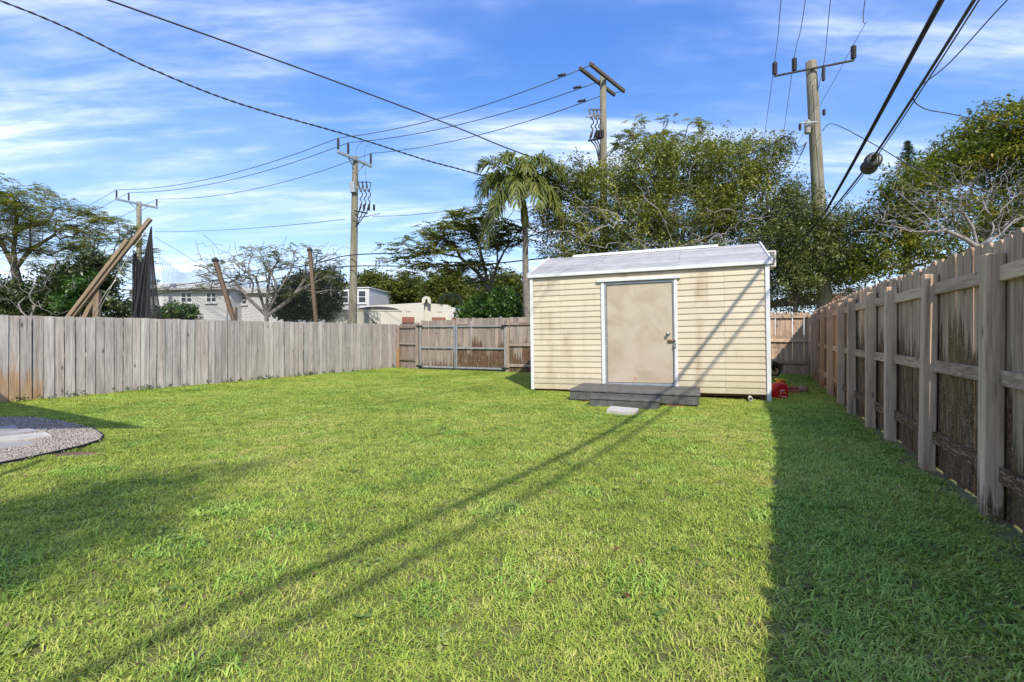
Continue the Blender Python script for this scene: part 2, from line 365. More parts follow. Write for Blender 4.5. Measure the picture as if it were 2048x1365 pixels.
M_['siding'] = siding_mat('cream_metal_siding', (.58, .50, .365), (.37, .27, .165))
def door_mat():
    m, nt, b = newmat('beige_door_panel'); g = nd(nt, 'ShaderNodeTexCoord').outputs['Object']
    a = noise(nt, g, 1.7, 5, .6, .5); f = noise(nt, nd(nt, 'ShaderNodeMapping', {0: g, 'Scale': (1, 1, 6)}).outputs[0], 14, 5, .65)
    z = nd(nt, 'ShaderNodeSeparateXYZ', {0: g}).outputs[2]
    c = mixc(nt, mapr(nt, a, .35, .66), (.40, .32, .225), (.50, .425, .32))
    c = mixc(nt, mth(nt, 'MULTIPLY', mapr(nt, f, .5, .72), .35), c, (.36, .28, .19))
    c = mixc(nt, mth(nt, 'MULTIPLY', mapr(nt, noise(nt, g, 70, 2), .70, .76), .5), c, (.12, .09, .07))
    setc(nt, b, c); b.inputs['Roughness'].default_value = .6; bump(nt, b, f, .12, .006); return m
M_['door'] = door_mat()
def roof_mat():
    m, nt, b = newmat('pale_metal_roof_sheet'); g = nd(nt, 'ShaderNodeTexCoord').outputs['Object']
    oi = nd(nt, 'ShaderNodeObjectInfo').outputs['Random']
    a = noise(nt, g, 2.4, 6, .65, .4); f = noise(nt, g, 26, 4, .6)
    c = mixc(nt, mapr(nt, a, .32, .68), (.42, .41, .405), (.55, .535, .515))
    c = mixc(nt, mth(nt, 'MULTIPLY', mapr(nt, f, .55, .72), .45), c, (.26, .23, .21))
    t = mapr(nt, oi, 0, 1, .9, 1.08, False)
    c = mixc(nt, 1., c, nd(nt, 'ShaderNodeCombineColor', {0: t, 1: t, 2: t}).outputs[0], 'MULTIPLY')
    setc(nt, b, c); b.inputs['Roughness'].default_value = .5; b.inputs['Metallic'].default_value = .15; return m
M_['roof'] = roof_mat()
def ground_mat():
    m, nt, b = newmat('lawn_soil_and_thatch'); g = nd(nt, 'ShaderNodeNewGeometry').outputs['Position']
    n = noise(nt, g, 14, 6, .7); n2 = noise(nt, g, .7, 4, .6)
    c = ramp(nt, n, [(.3, (.07, .075, .022)), (.5, (.15, .155, .045)), (.68, (.27, .23, .10))])
    c = mixc(nt, mth(nt, 'MULTIPLY', mapr(nt, n2, .4, .7), .4), c, (.17, .20, .055))
    setc(nt, b, c); b.inputs['Roughness'].default_value = .95; bump(nt, b, n, .7, .03); return m
M_['ground'] = ground_mat()

# ================================================================== SETTING
g = MB()
nx = [-300, -60, -20, -9, 0, 9, 20, 60, 300]; vs = [(x, y, 0) for y in nx for x in nx]; k = len(nx)
g.add(vs, [(j*k+i, j*k+i+1, (j+1)*k+i+1, (j+1)*k+i) for j in range(k-1) for i in range(k-1)])
tag(obj('ground', g, M_['ground']), kind='structure')

# gravel bed tongue (left)
tip = G(207, 876)
gpoly = [G(0, 838)[:2], G(60, 838)[:2], G(110, 843)[:2], G(160, 853)[:2], G(192, 864)[:2], tip[:2], G(200, 886)[:2], G(165, 898)[:2], G(110, 911)[:2], G(50, 924)[:2], G(0, 934)[:2]]
gpoly = [(-9.6, 7.4)] + [tuple(p) for p in gpoly] + [(-4.4, 2.6), (-7.5, 2.2), (-10, 3.5)]
me = MB().add([(x, y, .012) for x, y in gpoly], [tuple(range(len(gpoly)))[::-1]])
tag(obj('gravel_path', me, M_['dirt']), kind='structure')
def inpoly(pts, poly):
    x, y = pts[:, 0], pts[:, 1]; r = np.zeros(len(pts), bool); n = len(poly)
    for i in range(n):
        x1, y1 = poly[i]; x2, y2 = poly[(i+1) % n]
        c = ((y1 > y) != (y2 > y)) & (x < (x2-x1)*(y-y1)/(y2-y1+1e-12)+x1); r ^= c
    return r
# black edging along the near side of the bed
ep = [tip[:2], G(200, 886)[:2], G(165, 898)[:2], G(110, 911)[:2], G(50, 924)[:2], G(0, 934)[:2], (-4.55, 3.2)]
ep = [tuple(G(185, 860)[:2])] + [tuple(p) for p in ep]
em = MB()
for (a, b_) in zip(ep[:-1], ep[1:]): em.bar((a[0], a[1], .018), (b_[0], b_[1], .018), .008, .05, bev=0)
tag(obj('garden_edging', em, M_['black_rubber']), 'thin black garden edging round the gravel bed', 'edging')
# pavers in the gravel
for i, (a, b_, c, d) in enumerate(((( -20, 862), (30, 857), (38, 864), (-30, 871)), ((-20, 873), (58, 864), (75, 869), (-30, 883)), ((-30, 884), (90, 872), (104, 879), (-40, 897)), ((-40, 898), (58, 890), (70, 896), (-50, 909)))):
    q = [G(*t)[:2] for t in (a, b_, c, d)]; pm = MB()
    n = 4; pm.add([(x, y, .01) for x, y in q] + [(x, y, .045) for x, y in q], [(4, 7, 6, 5), (0, 1, 5, 4), (1, 2, 6, 5), (2, 3, 7, 6), (3, 0, 4, 7)][:5])
    tag(obj('stepping_slab', pm, M_['concrete'] if i == 2 else M_['paver']),  # middle slab takes the paler concrete colour
        ['smallest grey slab at the far edge of the gravel bed', 'grey slab second from the far edge of the gravel bed', 'paler slab in the middle of the gravel bed', 'grey slab nearest the black edging in the gravel bed'][i], 'slab', 'slabs in the gravel bed')
# bare dirt patch
c0 = G(152, 911); dm = MB()
dm.add([(c0[0]+.24*math.cos(t)*(1+.12*math.sin(3*t)), c0[1]+.13*math.sin(t)*(1+.15*math.cos(2*t)), .008) for t in np.linspace(0, 2*math.pi, 20, endpoint=False)], [tuple(range(20))])
tag(obj('bare_soil_patch', dm, M_['dirt']), kind='structure')

# ================================================================== FENCES
def picket_mesh(wd, h, th, top='flat', name='picket', jag=0):
    b = MB()
    if top == 'dog':
        e = wd*.20; poly = [(-wd/2, 0), (wd/2, 0), (wd/2, h-e*1.1), (wd/2-e, h), (-wd/2+e, h), (-wd/2, h-e*1.1)]
    else: poly = [(-wd/2, 0), (wd/2, 0), (wd/2, h), (-wd/2, h)]
    b.prism(poly, -th/2, th/2); return b.mesh(name)
def fence_run(root, a, b_, spacing, meshes, mat, off, z0, colorf=None, jit=.006, rot0=0., skip=None, hs=lambda s: 1.0, lap=0.):
    """pickets from a to b (xy), at normal offset off"""
    a = Vector((a[0], a[1])); b_ = Vector((b_[0], b_[1])); d = b_-a; L = d.length; d.normalize(); nrm = Vector((-d.y, d.x)); ang = math.atan2(d.y, d.x)
    n = max(1, int(round(L/spacing)))
    for i in range(n):
        s = (i+.5)*L/n + random.uniform(-.004, .004)
        if skip and skip(s/L): continue
        p = a + d*s + nrm*(off+random.uniform(-.004, .004)+lap*(1 if i % 2 else -1))
        me = random.choice(meshes)
        o = obj('picket', me, mat, root, (p.x-root.location.x, p.y-root.location.y, z0+random.uniform(-jit, jit)), (random.uniform(-.004, .004), random.uniform(-.006, .006), ang+random.uniform(-.03, .03)), scale=(1, 1, hs(s)))
        o.color = colorf(p, s/L) if colorf else (0, 0, 0, 1)

# left fence (smooth side to the yard)
LA, LB = np.array([-8.86, 8.33]), np.array([-4.05, 17.0]); LD = (LB-LA)/np.linalg.norm(LB-LA)
LS = LA - LD*2.2
lf = empty('picket_fence', (LA[0], LA[1], 0), 'long pale grey plank fence along the left side of the lawn', 'fence')
lm = [picket_mesh(w_, 1.545, .02) for w_ in (.138, .141, .143)]
def lcol(p, t):
    s = (Vector(p)-Vector(LA)).dot(Vector(LD))
    gcol = {0: .62, 1: .8, 2: .62, 3: .55}.get(int((s+.05)/.153) if s > -.05 else 9, 0)
    if -.7 < s <= -.05: gcol = .5
    return (.0, gcol, .10 if 7.5 < s < 9.5 else 0., 1)
fence_run(lf, LS, LB, .153, lm, M_['wood_left'], 0, -.01, lcol, jit=.008, lap=.007)
fence_run(lf, LS+LD*.076, LB-LD*.076, .153, lm, M_['wood_left'], .062, -.03, None, jit=.012)
for zc in (.3, .8, 1.3):                      # rails on the far side
    a = LS; L = float(np.linalg.norm(LB-LS))
    rm = MB().box((0, -.02, -.045), (L, .02, .045))
    obj('rail', rm, M_['wood_rail'], lf, (a[0]-LA[0]-LD[1]*.032, a[1]-LA[1]+LD[0]*.032, zc), (0, 0, math.atan2(LD[1], LD[0])))

# rail + post helpers
def rail(root, a, b_, z, mat, off=0., h=.09, th=.038, color=(0,0,0,1), zb=None, name='rail'):
    a = Vector(a); b_ = Vector(b_); d = b_-a; L = d.length; d.normalize(); n = Vector((-d.y, d.x))
    p = a + n*off; zb = z if zb is None else zb
    o = obj(name, MB().box((0, -th/2, -h/2), (L, th/2, h/2), None, .004), mat, root, (p.x-root.location.x, p.y-root.location.y, z-root.location.z), (0, -math.atan2(zb-z, L), math.atan2(d.y, d.x)))
    o.color = color; return o
def post(root, p, h, wd, mat, ang=0., color=(0,0,0,1), lean=(0,0), name='post'):
    b = MB().box((-wd/2, -wd/2, -.05), (wd/2, wd/2, h), None, .008)
    o = obj(name, b, mat, root, (p[0]-root.location.x, p[1]-root.location.y, 0), (lean[0], lean[1], ang)); o.color = color; return o

# back-left fence with the double gate
BD = np.array([math.cos(R(22)), -math.sin(R(22))])
B0 = np.array([-3.15, 16.3])
def bl(s): return B0 + BD*s
backang = math.atan2(BD[1], BD[0])
bp = empty('fence_panel', (LB[0], LB[1], 0), 'narrow brown fence panel between the plank fence corner and the gate', 'fence')
pm = [picket_mesh(w_, 1.55, .018) for w_ in (.135, .142)]
fence_run(bp, LB+np.array([.08, -.02]), bl(-.06), .145, pm, M_['wood_back'], .03, 0)
for z in (.33, .87, 1.45): rail(bp, LB+np.array([.08, -.02]), bl(-.06), z, M_['wood_rail_back'], -.01)
post(bp, LB+np.array([.04, -.05]), 1.5, .1, M_['wood_back'], backang, (0, .9, 0, 1))
post(bp, bl(-.06), 1.58, .11, M_['wood_back'], backang, (.0, 0, .2, 1))
SG1, SG2 = 1.40, 3.25
for gi, (s0, s1, h0, lab, stn) in enumerate(((.05, SG1-.012, 1.63, 'left leaf of the double gate, grey steel frame over greyish boards', .22), (SG1+.012, SG2-.06, 1.69, 'right leaf of the double gate, its lower boards stained dark brown', .95))):
    a, b_ = bl(s0), bl(s1); gt = empty('yard_gate', (a[0], a[1], 0), lab, 'gate', 'two leaves of the yard gate')
    gm = [picket_mesh(w_, h0-.04, .018) for w_ in (.132, .138, .142)]
    fence_run(gt, a, b_, .142, gm, M_['wood_back'], .03, .06, lambda p, t: (random.uniform(.6, 1.2)*stn, 0, .12, 1), jit=.012)
    for z in (.10, .74, 1.45): rail(gt, a, b_, z, M_['gate_metal'], -.012, .055, .04, name='frame_rail')
    for t in (a, b_):
        d_ = BD*(.028 if t is a else -.028)
        obj('frame_upright', MB().box((-.026, -.02, .07), (.026, .02, 1.50), None, .004), M_['gate_metal'], gt, (t[0]+d_[0]-a[0]+BD[1]*.0, t[1]+d_[1]-a[1]-.035, 0), (0, 0, backang))
    hp = a if gi == 0 else b_
    for z in (.12, 1.46):
        hm = MB().bar((-.12, -.06, 0), (.12, -.06, 0), .012, .05).tube([(0, -.06, -.05), (0, -.06, .05)], .018, 8)
        obj('hinge', hm, M_['black_metal'], gt, (hp[0]-a[0], hp[1]-a[1]-.01, z), (0, 0, backang))
    if gi == 1:
        obj('latch_bar', MB().bar((-.02, -.075, .05), (-.02, -.075, .62), .016, .016), M_['black_metal'], gt, (-.01, 0, 0), (0, 0, backang))
        obj('hand_board', MB().box((.03, -.045, 1.50), (.46, -.02, 1.58)), M_['wood_rail_back'], gt, (0, 0, 0), (0, 0, backang))
br = empty('fence_panel', (*bl(SG2), 0), 'stained brown fence panel between the gate and the shed', 'fence')
pm2 = [picket_mesh(w_, 1.72, .018) for w_ in (.135, .142)]
fence_run(br, bl(SG2+.05), bl(SG2+2.3), .145, pm2, M_['wood_back'], .03, -.0, lambda p, t: (random.uniform(.55, 1.05), 0, .2, 1), jit=.015)
for z in (.22, .86, 1.52): rail(br, bl(SG2+.05), bl(SG2+2.3), z, M_['wood_rail_back'], -.01, color=(.1, 0, 0, 1))
post(br, bl(SG2), 1.70, .12, M_['wood_back'], backang, (0, 0, .25, 1))

# right fence (posts and rails to the yard, dog-eared boards outside)
RP = [(-1.28, -5.0), (-.57, -3.65), (.15, -2.3), (.87, -.95), (1.58, .35), (2.21, 1.48), (2.70, 2.35), (3.18, 3.2), (3.73, 4.33), (4.31, 5.49), (4.60, 6.18), (5.15, 7.3), (5.69, 8.33), (6.31, 9.55), (7.02, 10.9), (7.62, 12.05), (8.20, 13.1), (8.76, 14.15)]
rf = empty('board_fence', (RP[0][0], RP[0][1], 0), 'tall weathered dog-eared board fence receding along the right side', 'fence')
dog = [picket_mesh(w_, 1.845, .019, 'dog') for w_ in (.141, .144, .1465)]
def rcol(p, t):
    near = p.y < 8.6
    st = random.uniform(1.0, 1.36) if near and 2.4 < p.y < 8 else (random.uniform(0, .3) if p.y < 9.5 else 0)
    if p.y < 3.1: st = random.uniform(.5, 1.0)
    return (st, 0, .3 if p.y < 4.5 else .12, 1)
for i in range(len(RP)-1):
    a, b_ = np.array(RP[i]), np.array(RP[i+1])
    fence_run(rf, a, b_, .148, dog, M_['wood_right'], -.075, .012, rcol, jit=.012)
    d = (b_-a)/np.linalg.norm(b_-a); a2, b2 = a+d*.05, b_-d*.05
    y = a[1]; st = .25 if 2 < y < 8 else 0
    rail(rf, a2, b2, .30, M_['wood_rail'], -.045, .10, .04, (.42 if y < 8 else 0, 0, 0, 1))
    rail(rf, a2, b2, .93, M_['wood_rail'], -.045, .10, .04, (.10 if y < 8 else 0, 0, 0, 1))
    rail(rf, a2, b2, 1.61, M_['wood_rail'], -.045, .10, .04)
pcs = {7: (.18, 0, .35), 8: (.0, .12, .05), 13: (0, .0, .0)}
for i, p in enumerate(RP):
    far = i >= 14
    c = pcs.get(i, (0, .05, .05 if i < 11 else 0))
    o = post(rf, p, 1.745 if i < 13 else 1.75, .105, M_['wood_post'], math.atan2(.891, .454)+random.uniform(-.06, .06), (*c, 1), (random.uniform(-.012, .012), random.uniform(-.015, .015)))
    if far: o.color = (0, .35 if i % 2 else .2, 0, 1)
# back-right piece of fence
A2, B2 = np.array([8.70, 14.2]), np.array([6.2, 15.2])
bf = empty('fence_panel', (A2[0], A2[1], 0), 'short dog-eared fence panel between the shed and the right corner', 'fence')
dog2 = [picket_mesh(w_, 1.84, .018, 'dog') for w_ in (.137, .141)]
short = [picket_mesh(.139, .9, .018, 'dog')]
DD = (B2-A2)/np.linalg.norm(B2-A2)
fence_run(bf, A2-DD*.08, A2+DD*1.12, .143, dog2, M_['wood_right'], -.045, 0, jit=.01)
for q in range(2):
    p = A2+DD*(1.19+q*.143)
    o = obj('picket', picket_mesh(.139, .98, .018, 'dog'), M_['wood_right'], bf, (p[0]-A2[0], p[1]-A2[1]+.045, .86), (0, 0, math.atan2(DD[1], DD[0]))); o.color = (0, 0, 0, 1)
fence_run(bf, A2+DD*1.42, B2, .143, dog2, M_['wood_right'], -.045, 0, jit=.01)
for z in (.36, 1.0, 1.72): rail(bf, A2, B2, z, M_['wood_rail'], .0, .09)
post(bf, A2+DD*1.5, 1.75, .1, M_['wood_post'], math.atan2(DD[1], DD[0]), (0, .4, 0, 1))

# ================================================================== SHED
SANG = R(21); SX, SY = .43, 10.15; SLEN, SH, SDEP = 4.448, 2.33, 3.1
sh = empty('garden_shed', (SX, SY, .06), 'cream clapboard garden shed with beige door and pale metal roof', 'shed', rot=(0, -R(.85), -SANG))
RID = 2.95
# inner carcass (end walls and back) slightly inside the cladding
cm = MB().prism([(0, 0), (SLEN, 0), (SLEN, .001), (0, .001)], 0.02, SDEP)
cm = MB()
for x0 in (0.012, SLEN-.032):
    vs = [(x0, .03, 0), (x0, SDEP, 0), (x0, SDEP, SH), (x0, SDEP/2, RID-.02), (x0, .03, SH)]; vs += [(x+.02, y, z) for x, y, z in vs]
    cm.add(vs, [(0, 1, 2, 3, 4), (9, 8, 7, 6, 5)] + [(i, (i+1) % 5+0, (i+1) % 5+5, i+5) for i in range(5)])
cm.box((.04, SDEP-.03, 0), (SLEN-.04, SDEP-.01, SH)); cm.box((.04, .034, -.001), (1.5, .05, SH-.02)); cm.box((2.9, .034, -.001), (SLEN-.04, .05, SH-.02)); cm.box((1.5, .034, 2.12), (2.9, .05, SH-.02))
obj('wall_panel', cm, M_['siding'], sh)
obj('floor_frame', MB().box((.05, .06, -.05), (SLEN-.05, SDEP-.06, .02)), M_['rust'], sh)
for y in (.35, 1.5, 2.7): obj('skid_beam', MB().box((.2, y-.05, -.16), (SLEN-.2, y+.05, -.052)), M_['rust'], sh)
ROW = .1137; nrow = int(SH/ROW)+1
def clap(x0, x1, z0, z1):
    b = MB(); pr = .011            # profile: bottom edge proud, lip underneath
    pf = [(.030, z0), (-pr, z0), (-pr-.001, z0+.012), (.004, z1), (.030, z1)]
    n = len(pf); vs = [(x0, y, z) for y, z in pf] + [(x1, y, z) for y, z in pf]
    b.add(vs, [tuple(range(n))[::-1], tuple(range(n, 2*n))] + [(i, (i+1) % n, (i+1) % n+n, i+n) for i in range(n)][::1])
    return b
for r_ in range(nrow):
    z0 = r_*ROW; z1 = min(z0+ROW+.004, SH-.005)
    if z1-z0 < .03: continue
    j1, j2 = .62+(.012 if r_ % 2 else 0), 3.74-(.012 if r_ % 2 else 0)
    segs = [(.05, j1-.0015), (j1+.0015, 1.475), (2.915, j2-.0015), (j2+.0015, SLEN-.05)] if z0 < 2.14 else [(.05, j1-.0015), (j1+.0015, j2-.0015), (j2+.0015, SLEN-.05)]
    if z0 < 2.14 < z1-.01: segs.append((1.4755, 2.9145))
    for sg in segs:
        zz0 = z0 if sg[0] != 1.4755 else 2.14
        obj('siding_board', clap(sg[0], sg[1], zz0+random.uniform(-.0015, .0015), z1), M_['siding'], sh)
for x0, x1 in ((-.02, .048), (SLEN-.046, SLEN+.024)):
    lo = -.02 if x0 < 1 else -.16
    t = MB().box((x0, -.03, lo), (x1, .03, SH+.01), None, .004)
    obj('corner_trim', t, M_['white_trim'], sh)
obj('eave_fascia', MB().box((-.05, -.075, SH-.012), (SLEN+.05, -.034, SH+.058), None, .004), M_['white_trim'], sh)
# roof: overlapping sheets, front and back slope
rf_root = obj('roof', MB().prism([(-.07, SH+.04), (SDEP/2, RID), (SDEP+.07, SH+.04), (SDEP/2, RID-.02)], -.04, SLEN+.04, Matrix(((0, 1, 0, 0), (1, 0, 0, 0), (0, 0, 1, 0), (0, 0, 0, 1)))), M_['roof'], sh)
sl_v = Vector((0, SDEP/2+.07, RID-SH-.04)); slen = sl_v.length; sl_v.normalize(); nrmv = Vector((0, -sl_v.z, sl_v.y))
rows = 5; rw = slen/rows; cuts = [0, 1.35, 2.95, SLEN]
for r_ in range(rows):
    for c_ in range(3):
        x0, x1 = cuts[c_]-(.05 if c_ == 0 else -.003), cuts[c_+1]+(.05 if c_ == 2 else -.003)
        if r_ % 2: x0, x1 = (x0 if c_ == 0 else x0+.0), x1
        b = MB(); o0 = Vector((0, -.07, SH+.042))
        def q(x, s, n): p = o0+sl_v*s+nrmv*n; return (x, p.y, p.z)
        s0, s1 = r_*rw, (r_+1)*rw+.02
        if r_ == rows-1: s1 = slen
        b.add([q(x0, s0, .004), q(x1, s0, .004), q(x1, s0, .015), q(x0, s0, .015), q(x0, s1, .003), q(x1, s1, .003), q(x1, s1, .007), q(x0, s1, .007)], [(0,3,2,1),(4,5,6,7),(0,1,5,4),(1,2,6,5),(2,3,7,6),(3,0,4,7)][::1])
        obj('roof_sheet', b, M_['roof'], rf_root)
for r_ in range(1, rows):
    o0 = Vector((0, -.07, SH+.042)); a_ = o0+sl_v*(r_*rw-.004)+nrmv*.010
    obj('seam_strip', MB().bar((-.04, a_.y, a_.z), (SLEN+.04, a_.y, a_.z), .006, .012, tuple(nrmv)), M_['seam'], rf_root)
obj('ridge_cap', MB().prism([(-.13, -.045), (0, .012), (.13, -.045), (.13, -.03), (0, .035), (-.13, -.03)], .55, 3.70, Matrix(((0, 1, 0, 0), (1, 0, 0, SDEP/2), (0, 0, 1, RID+.022), (0, 0, 0, 1)))), M_['white_trim'], rf_root)
for x in (-.065, SLEN+.047):
    b = MB().bar((x+.01, -.08, SH+.035), (x+.01, SDEP/2, RID+.012), .03, .07).bar((x+.01, SDEP+.08, SH+.035), (x+.01, SDEP/2, RID+.012), .03, .07)
    obj('rake_trim', b, M_['white_trim'], rf_root)
# door set
DX0, DX1, DZ0, DZ1 = 1.585, 2.835, .165, 2.10
dr = obj('door', MB().box((DX0, .006, DZ0), (DX1, .03, DZ1), None, .004), M_['door'], sh)
kb = MB().lathe([(.033, -.02), (.033, .008), (.012, .012), (.012, .035), (.028, .045), (.032, .06), (.024, .074), (.008, .078)], 16, Matrix.Translation((2.745, -.012, 1.115)) @ Matrix.Rotation(R(90), 4, 'X'))
obj('knob', kb, M_['chrome'], dr)
hm = MB().box((2.735, -.024, .945), (2.80, .008, .995)).box((2.79, -.030, .955), (2.88, -.021, .985)).box((2.862, -.052, .95), (2.875, -.032, .99))
obj('hasp', hm, M_['rust'], dr)
pk = MB().box((2.845, -.062, .845), (2.885, -.040, .895), None, .006).tube([(2.852, -.051, .89), (2.852, -.051, .935), (2.865, -.051, .952), (2.878, -.051, .935), (2.878, -.051, .89)], .004, 6)
obj('padlock', pk, M_['chrome'], dr)
stk = MB()
for a in (90, 210, 330):
    d = Vector((math.cos(R(a)), math.sin(R(a)))); n_ = Vector((-d.y, d.x)); c = Vector((2.11, .235))
    pts = [c+d*.004, c+d*.022+n_*.011, c+d*.040, c+d*.022-n_*.011]
    stk.add([(p.x, .0045, p.y) for p in pts], [(0, 1, 2, 3)])
obj('sticker', stk, M_['red_ink'], dr)
fr_m = M_['white_trim']
for x0, x1 in ((1.478, 1.545), (2.858, 2.915)):
    j = obj('door_jamb', MB().box((x0, -.036, .05), (x1, .03, 2.15), None, .004), fr_m, sh)
    sm = MB()
    for z in np.arange(.2, 2.1, .24): sm.lathe([(.007, 0), (.007, .003), (.003, .005)], 8, Matrix.Translation(((x0+x1)/2, -.036, z)) @ Matrix.Rotation(R(90), 4, 'X'))
    obj('screw_heads', sm, M_['chrome'], j)
for x0, x1 in ((1.546, 1.582), (2.838, 2.857)): obj('inner_frame', MB().box((x0, -.022, .10), (x1, .03, 2.125)), M_['grey_metal'], sh)
obj('inner_frame', MB().box((1.582, -.022, 2.103), (2.838, .03, 2.135)), M_['grey_metal'], sh)
obj('threshold', MB().box((1.546, -.05, .10), (2.857, .02, .158), None, .004), M_['grey_metal'], sh)
obj('door_head', MB().box((1.40, -.065, 2.152), (2.985, -.018, 2.212), None, .006), fr_m, sh)

# air conditioner on the right gable wall
ac = empty('window_air_conditioner', (0, 0, 0), 'small cream air conditioner sticking out of the shed gable', 'air conditioner')
RS = Matrix.Translation((SX, SY, .06)) @ Matrix.Rotation(-SANG, 4, 'Z') @ Matrix.Rotation(-R(.85), 4, 'Y')
p = RS @ Vector((SLEN+.03, 1.45, 2.42)); ac.location = p; ac.rotation_euler = (0, 0, -SANG)
obj('case', MB().box((0, -.24, -.0), (.27, .24, .33), None, .012), M_['ac'], ac)
gl = MB()
for i in range(9): gl.box((.03, -.247, .04+i*.03), (.24, -.241, .055+i*.03))
obj('louvre_grille', gl, M_['grey_plastic'], ac)

# deck and step at the door
DKX0, DKX1 = 1.12, 3.27; DKN = 1.22
def shedpt(x, y, z=0): q = Matrix.Translation((SX, SY, 0)) @ Matrix.Rotation(-SANG, 4, 'Z') @ Vector((x, y, z)); return tuple(q)
dk = empty('deck_platform', shedpt(DKX0, -DKN), 'low charcoal painted wooden deck in front of the shed door', 'deck', rot=(0, 0, -SANG))
dw = DKX1-DKX0; nb = 8
for i in range(nb):
    y0 = -.02+i*(DKN-.02)/nb
    obj('plank', MB().box((-.02, y0+.003, .19), (dw+.02, y0+(DKN-.02)/nb-.003, .22+random.uniform(-.001, .001)), None, .005), M_['deck'], dk)
obj('fascia', MB().box((0, 0, .045), (dw, .035, .186), None, .004), M_['deck'], dk)
for x0 in (0, dw-.035): obj('side_board', MB().box((x0, .037, .045), (x0+.035, DKN-.06, .186), None, .004), M_['deck'], dk)
stp = empty('step', shedpt(1.56, -DKN-.46), 'low charcoal step in front of the deck platform', 'step', rot=(0, 0, -SANG))
for i in range(3): obj('plank', MB().box((0, -.015+i*.15, .125), (1.12, .132+i*.15, .152), None, .005), M_['deck'], stp)
obj('fascia', MB().box((.015, 0, .0), (1.105, .03, .123), None, .004), M_['deck'], stp)
for x0 in (.015, 1.07): obj('side_board', MB().box((x0, .031, .0), (x0+.035, .43, .123)), M_['deck'], stp)
for i, (x, y, r_, lab, m_, sz) in enumerate(((1.22, -1.12, 4, 'tan block under the left front corner of the deck', 'block', (.19, .1, .06)), (1.40, -1.14, -6, 'red brick beside the tan block under the deck', 'brick', (.2, .1, .055)), (2.9, -1.15, 3, 'red brick under the right front of the deck', 'brick', (.3, .1, .05)), (3.17, -1.10, 8, 'tan block under the right front corner of the deck', 'block', (.19, .1, .06)))):
    b = MB().box((-sz[0]/2, -sz[1]/2, -.01), (sz[0]/2, sz[1]/2, sz[2]), None, .008)
    tag(obj('support_block', b, M_[m_], loc=shedpt(x, y), rot=(0, 0, -SANG+R(r_))), lab, 'brick' if m_ == 'brick' else 'block', 'bricks and blocks under the deck')
# stepping stone in the lawn
q = q_stone = [G(1213, 828), G(1222, 819), G(1277, 824), G(1275, 829), G(1256, 833)]
ss = MB(); n = len(q); ss.add([(x, y, 0) for x, y, z in q]+[(x, y, .055) for x, y, z in q], [tuple(range(n, 2*n))[::-1]]+[(i, (i+1) % n, (i+1) % n+n, i+n) for i in range(n)])
tag(obj('stepping_stone', ss, M_['concrete']), 'pale flat stepping stone in the grass before the step', 'stone')
# pipe stub under the shed
pp = shedpt(4.12, -.01, .07)
tag(obj('drain_pipe', MB().lathe([(.035, 0), (.035, .25), (.028, .25), (.026, .1)], 14, Matrix.Rotation(R(-90), 4, 'X') @ Matrix.Translation((0, 0, 0))), M_['ac'], loc=pp, rot=(0, 0, -SANG+R(180))), 'white pipe end poking out below the shed corner', 'pipe')

# ================================================================== SMALL THINGS RIGHT OF SHED
gc = empty('fuel_can', G(1559, 797), 'red plastic fuel can with yellow spout beside the shed', 'fuel can', rot=(0, 0, R(-6)))
def rounded_body(wx, wy, prof, n=28, e=4.0):
    vs = []; fs = []
    for s, z in prof:
        for k in range(n):
            t = 2*math.pi*k/n; c, s_ = math.cos(t), math.sin(t)
            vs.append((wx*s*math.copysign(abs(c)**(2/e), c), wy*min(1, s*1.05)*math.copysign(abs(s_)**(2/e), s_), z))
    for i in range(len(prof)-1):
        for k in range(n): k2 = (k+1) % n; fs.append((i*n+k, i*n+k2, (i+1)*n+k2, (i+1)*n+k))
    fs.append(tuple(range(n))[::-1]); fs.append(tuple((len(prof)-1)*n+k for k in range(n)))
    return vs, fs
b = MB(); v, f_ = rounded_body(.135, .10, [(.90, 0), (.97, .008), (1.0, .03), (1.0, .19), (.985, .215), (.93, .245), (.82, .27), (.66, .287), (.48, .296)]); b.add(v, f_, True)
bd = obj('body', b, M_['red_plastic'], gc)
obj('handle', MB().tube([(.10, 0, .262), (.085, 0, .31), (.04, 0, .325), (-.02, 0, .325)], .014, 8), M_['red_plastic'], gc)
obj('cap', MB().lathe([(.035, .288), (.037, .30), (.037, .315), (.03, .325)], 16, Matrix.Translation((-.02, 0, 0))), M_['yellow_plastic'], gc)
obj('spout', MB().tube([(-.075, 0, .352), (-.03, 0, .350), (.03, 0, .346), (.125, 0, .340)], [.020, .021, .017, .010], 10).tube([(-.02, 0, .32), (-.02, 0, .35)], .015, 8), M_['yellow_plastic'], gc)
lb = MB()
for x0, x1, z0, z1 in ((-.03, .05, .155, .17), (-.035, -.005, .125, .138), (-.03, -.018, .085, .105), (-.05, -.04, .045, .062), (-.02, -.01, .045, .062), (.0, .075, .035, .05)): lb.box((x0, -.1075, z0), (x1, -.1045, z1))
obj('printed_marks', lb, M_['white_ink'], bd)
obj('printed_patch', MB().box((.02, -.1075, .105), (.07, -.1045, .13)), M_['orange_ink'], bd)

